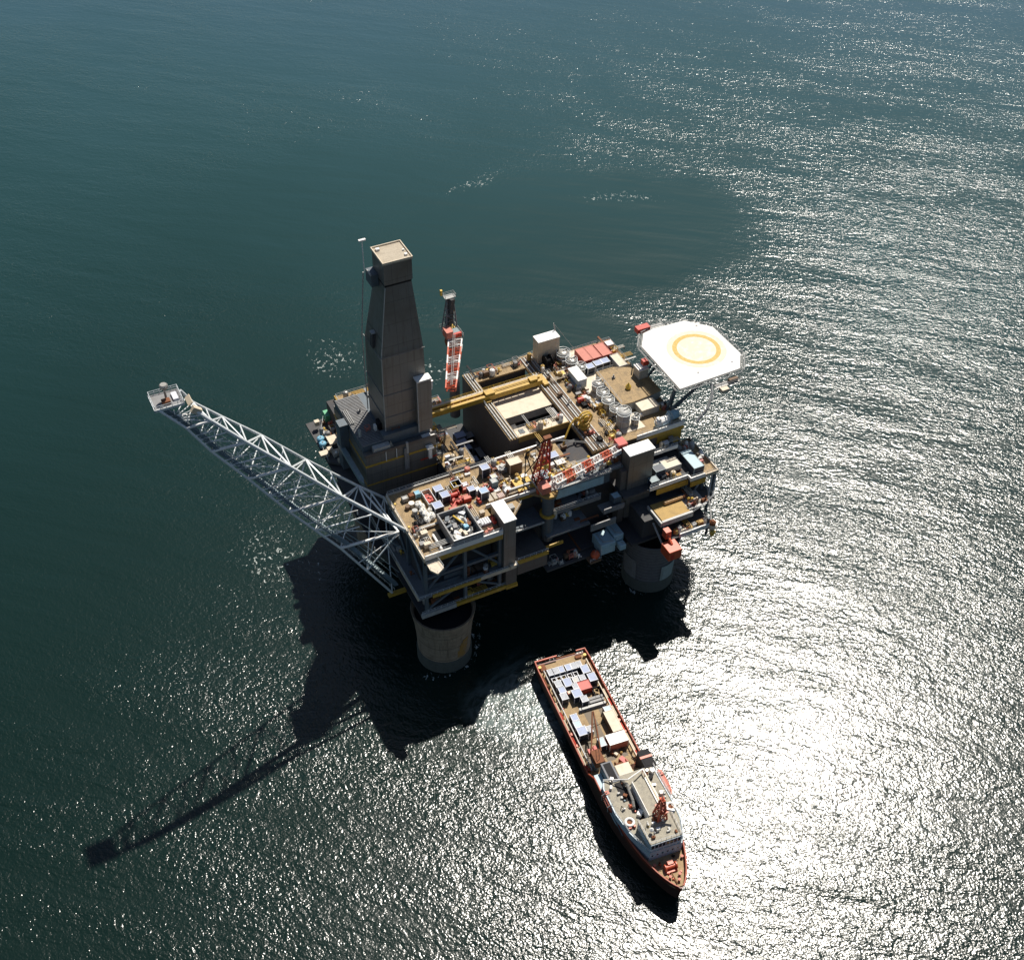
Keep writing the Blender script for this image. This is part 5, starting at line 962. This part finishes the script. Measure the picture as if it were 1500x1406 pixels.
# ship crane
t = thing('deck_crane', 'dark red crane with a long A-shaped jib folded over the ship cargo deck', 'crane', ship_at(38.2, -4.9, 4.93), SHIP_RZ)
MB().lathe([(1.2, 0), (1.2, 3.6), (1.6, 4)], n=16).build('pedestal', galvd, t); MB().box(-1.6, 2.6, -1.3, 1.3, 4, 6.2).build('cab', rustm, t); MB().box(-2.8, -1.2, -1.6, -.2, 4.2, 5.6).box(-3.6, -2.4, .2, 1.2, 4.0, 5.0).build('winch', red, t)
MB().tube((-.8, -1.3, 6), (-12.6, 3.9, 7.2), .22, 6).tube((-.8, 1.5, 6), (-12.6, 4.2, 7.2), .22, 6).tube((-9, 2.2, 6.9), (-9, 3.3, 6.9), .14).tube((-5, .5, 6.5), (-5, 2.6, 6.5), .14).build('jib', rustm, t)
MB().path([(1.6, 0, 6.2), (1, 0, 8.4), (-12.2, 4, 7.4)], .06).build('cable', black, t)
# rescue boats on the ship
for x, y, sgn, lb in ((52.4, -7.4, -1, 'small orange rescue boat in its davits on the dark-shadowed side of the ship'), (52.0, 8.3, 1, 'orange lifeboat in its davits beside the dark stripe-topped funnel')):
    p = ship_at(x, y, 9.6); b = boat(lb, p.x, p.y, p.z, 6.2 if sgn < 0 else 7.6, 2.4, 2.2, orange, salmon, SHIP_RZ)
# deck cargo: (x, y, length, width, height, kind, label)
SC = []
def sc(x, y, l, w, h, body, top, rim, label, cat='cargo box', name='cargo_box', **k):
    p = ship_at(x, y + .5, 4.93); return cargo(name, label, cat, p.x, p.y, p.z, l, w, h, body, top, rim, SHIP_RZ, group='boxes and containers on the ship deck', **k)
lilg = mat('grey_lid', (.40, .42, .46), .6, dirt=.5, scale=1.4)
ords = ['first', 'second', 'third', 'fourth', 'fifth', 'sixth']
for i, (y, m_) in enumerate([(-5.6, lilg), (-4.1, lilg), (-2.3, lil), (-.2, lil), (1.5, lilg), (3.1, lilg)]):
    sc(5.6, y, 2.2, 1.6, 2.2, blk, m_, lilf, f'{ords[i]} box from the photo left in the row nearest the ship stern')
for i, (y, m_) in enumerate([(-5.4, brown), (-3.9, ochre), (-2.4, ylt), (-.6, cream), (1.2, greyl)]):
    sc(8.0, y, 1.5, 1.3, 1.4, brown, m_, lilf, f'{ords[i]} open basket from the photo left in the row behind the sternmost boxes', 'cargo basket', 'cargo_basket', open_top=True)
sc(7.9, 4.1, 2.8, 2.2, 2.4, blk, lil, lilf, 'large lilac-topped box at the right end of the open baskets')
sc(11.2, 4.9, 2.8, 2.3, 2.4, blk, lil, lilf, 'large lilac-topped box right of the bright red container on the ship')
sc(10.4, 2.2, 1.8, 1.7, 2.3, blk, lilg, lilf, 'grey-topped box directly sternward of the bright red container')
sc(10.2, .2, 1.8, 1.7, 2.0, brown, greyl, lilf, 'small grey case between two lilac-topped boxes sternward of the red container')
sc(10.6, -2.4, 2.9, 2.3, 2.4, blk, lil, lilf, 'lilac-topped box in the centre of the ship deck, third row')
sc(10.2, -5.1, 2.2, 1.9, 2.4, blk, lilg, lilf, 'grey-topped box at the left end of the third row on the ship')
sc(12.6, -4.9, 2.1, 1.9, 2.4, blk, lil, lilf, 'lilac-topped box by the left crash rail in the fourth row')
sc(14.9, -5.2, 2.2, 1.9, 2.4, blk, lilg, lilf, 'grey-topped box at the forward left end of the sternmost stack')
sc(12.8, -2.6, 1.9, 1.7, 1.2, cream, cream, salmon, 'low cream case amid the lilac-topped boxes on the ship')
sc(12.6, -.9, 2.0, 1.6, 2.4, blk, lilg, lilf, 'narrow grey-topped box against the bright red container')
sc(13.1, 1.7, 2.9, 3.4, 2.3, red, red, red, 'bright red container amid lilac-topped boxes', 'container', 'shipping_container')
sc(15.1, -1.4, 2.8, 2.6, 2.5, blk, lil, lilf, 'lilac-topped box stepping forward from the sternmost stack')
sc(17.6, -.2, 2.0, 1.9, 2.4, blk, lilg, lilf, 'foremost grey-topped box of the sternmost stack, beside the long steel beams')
sc(15.5, 4.8, 3.2, 2.6, 1.0, black, shipdeck, black, 'low dark tray in front of the right crash rail', 'tray', 'cargo_tray', open_top=True)
for i, (x, y0, y1, lb) in enumerate([(17.2, .9, 6.1, 'steel beam nearest the red container on the ship'), (18.3, .9, 6.1, 'middle steel beam of three on the ship deck'), (19.6, -2.0, 6.0, 'longest and foremost steel beam on the ship deck')]):
    p = ship_at(x, y0, 4.95); t = thing('steel_beam', lb, 'beam', p, SHIP_RZ, 'steel beams on the ship deck'); l = y1 - y0
    MB().box(-.4, .4, 0, l, 0, .15).box(-.08, .08, 0, l, .15, .9).box(-.4, .4, 0, l, .9, 1.05).build('beam', grey if i < 2 else greyl, t); MB().box(-.5, .5, .6, .8, 1.05, 1.1).box(-.5, .5, l - .8, l - .6, 1.05, 1.1).build('strap', black, t)
sc(22.5, -5.2, 2.2, 1.9, 2.4, blk, lil, lilf, 'lilac-topped box nearest the stern in the group by the crane jib')
sc(24.9, -5.3, 2.2, 2.0, 2.4, blk, pblue, lilf, 'bluish-topped box in the middle of the group by the crane jib')
sc(27.5, -5.0, 2.8, 2.6, 2.6, blk, lil, lilf, 'largest lilac-topped box in the group by the crane jib')
sc(27.4, -2.8, 2.2, 1.6, 2.2, blk, lilg, lilf, 'narrow grey-topped box touching the crane jib group')
sc(22.8, 4.6, 1.8, 2.0, 2.2, blk, pblue, lilf, 'small bluish box at the stern end of the long cream container')
sc(27.4, 4.2, 7.0, 2.8, 2.8, brown, cream, cream, 'long cream-topped container along the right crash rail', 'container', 'shipping_container')
sc(33.0, 2.9, 3.4, 5.4, 2.9, salmon, white, white, 'white-topped container lying across the ship deck', 'container', 'shipping_container')
sc(32.4, -1.2, 2.8, 1.7, 2.2, blk, pblue, lilf, 'narrow sky-blue-topped box left of the white-topped container')

# smaller fittings, lashings and stores on the ship
r6 = random.Random(21)
def fit(name, x, y, z, m_, big=1.0):
    k = MB(); q = r6.random()
    if q < .4: k.obox((x, y, z + .35 * big), r6.uniform(.4, 1.2) * big, r6.uniform(.4, .9) * big, .7 * big, r6.uniform(0, 3))
    elif q < .7: k.lathe([(.3 * big, 0), (.32 * big, .5 * big), (.1, .7 * big)], (x, y, z), 9)
    else: k.path([(x, y, z), (x, y, z + .9 * big), (x + .8 * big, y + .3, z + .9 * big), (x + .8 * big, y + .3, z)], .1, 5)
    k.build(name, m_, ship)
for i in range(26): fit('deck_store', r6.uniform(1.5, 41), r6.choice([-1, 1]) * r6.uniform(5.6, 7.3), 4.92, r6.choice([orange, rustm, cream, white, black, ylt, grey]), .8)
for i in range(10): fit('deck_store', r6.uniform(35.5, 41), r6.uniform(-3, 6), 4.92, r6.choice([rustm, black, cream, ochre, grey]), 1.1)
for i in range(34):
    x = r6.uniform(47.5, 62); y = r6.choice([r6.uniform(-6.8, -1.6), r6.uniform(2.9, 6.4)]); fit('house_fitting', x, y, 12.12, r6.choice([white, white, greyl, pblue, rustm, black, silver, orange]), r6.uniform(.7, 1.5))
for i in range(12): fit('foredeck_fitting', r6.uniform(70.8, 77), r6.uniform(-2.6, 2.6), 8.22, r6.choice([orange, rustm, black, cream]), .8)
for y0, y1 in ((-6.2, -2.4), (-1.0, 2.2), (3.4, 6.2)): sp('deck_stain', mat('oily_deck', (.12, .085, .045), .6, dirt=.7), (20.5, 37.5, y0, y1 - r6.uniform(.5, 1.5), 4.921, 4.93))
for u in (24, 29, 34): MB().path([(u, -6.3, 5.4), (u + 2, -2, 4.98), (u + 1.2, 3, 4.98), (u + 3, 6.3, 5.4)], .07, 4).build('lashing_chain', black, ship)
sp('accommodation_side', bwall, (47.2, 62, -8.0, -7.85, 9.4, 9.7), (47.2, 62, 7.72, 7.85, 9.4, 9.7))
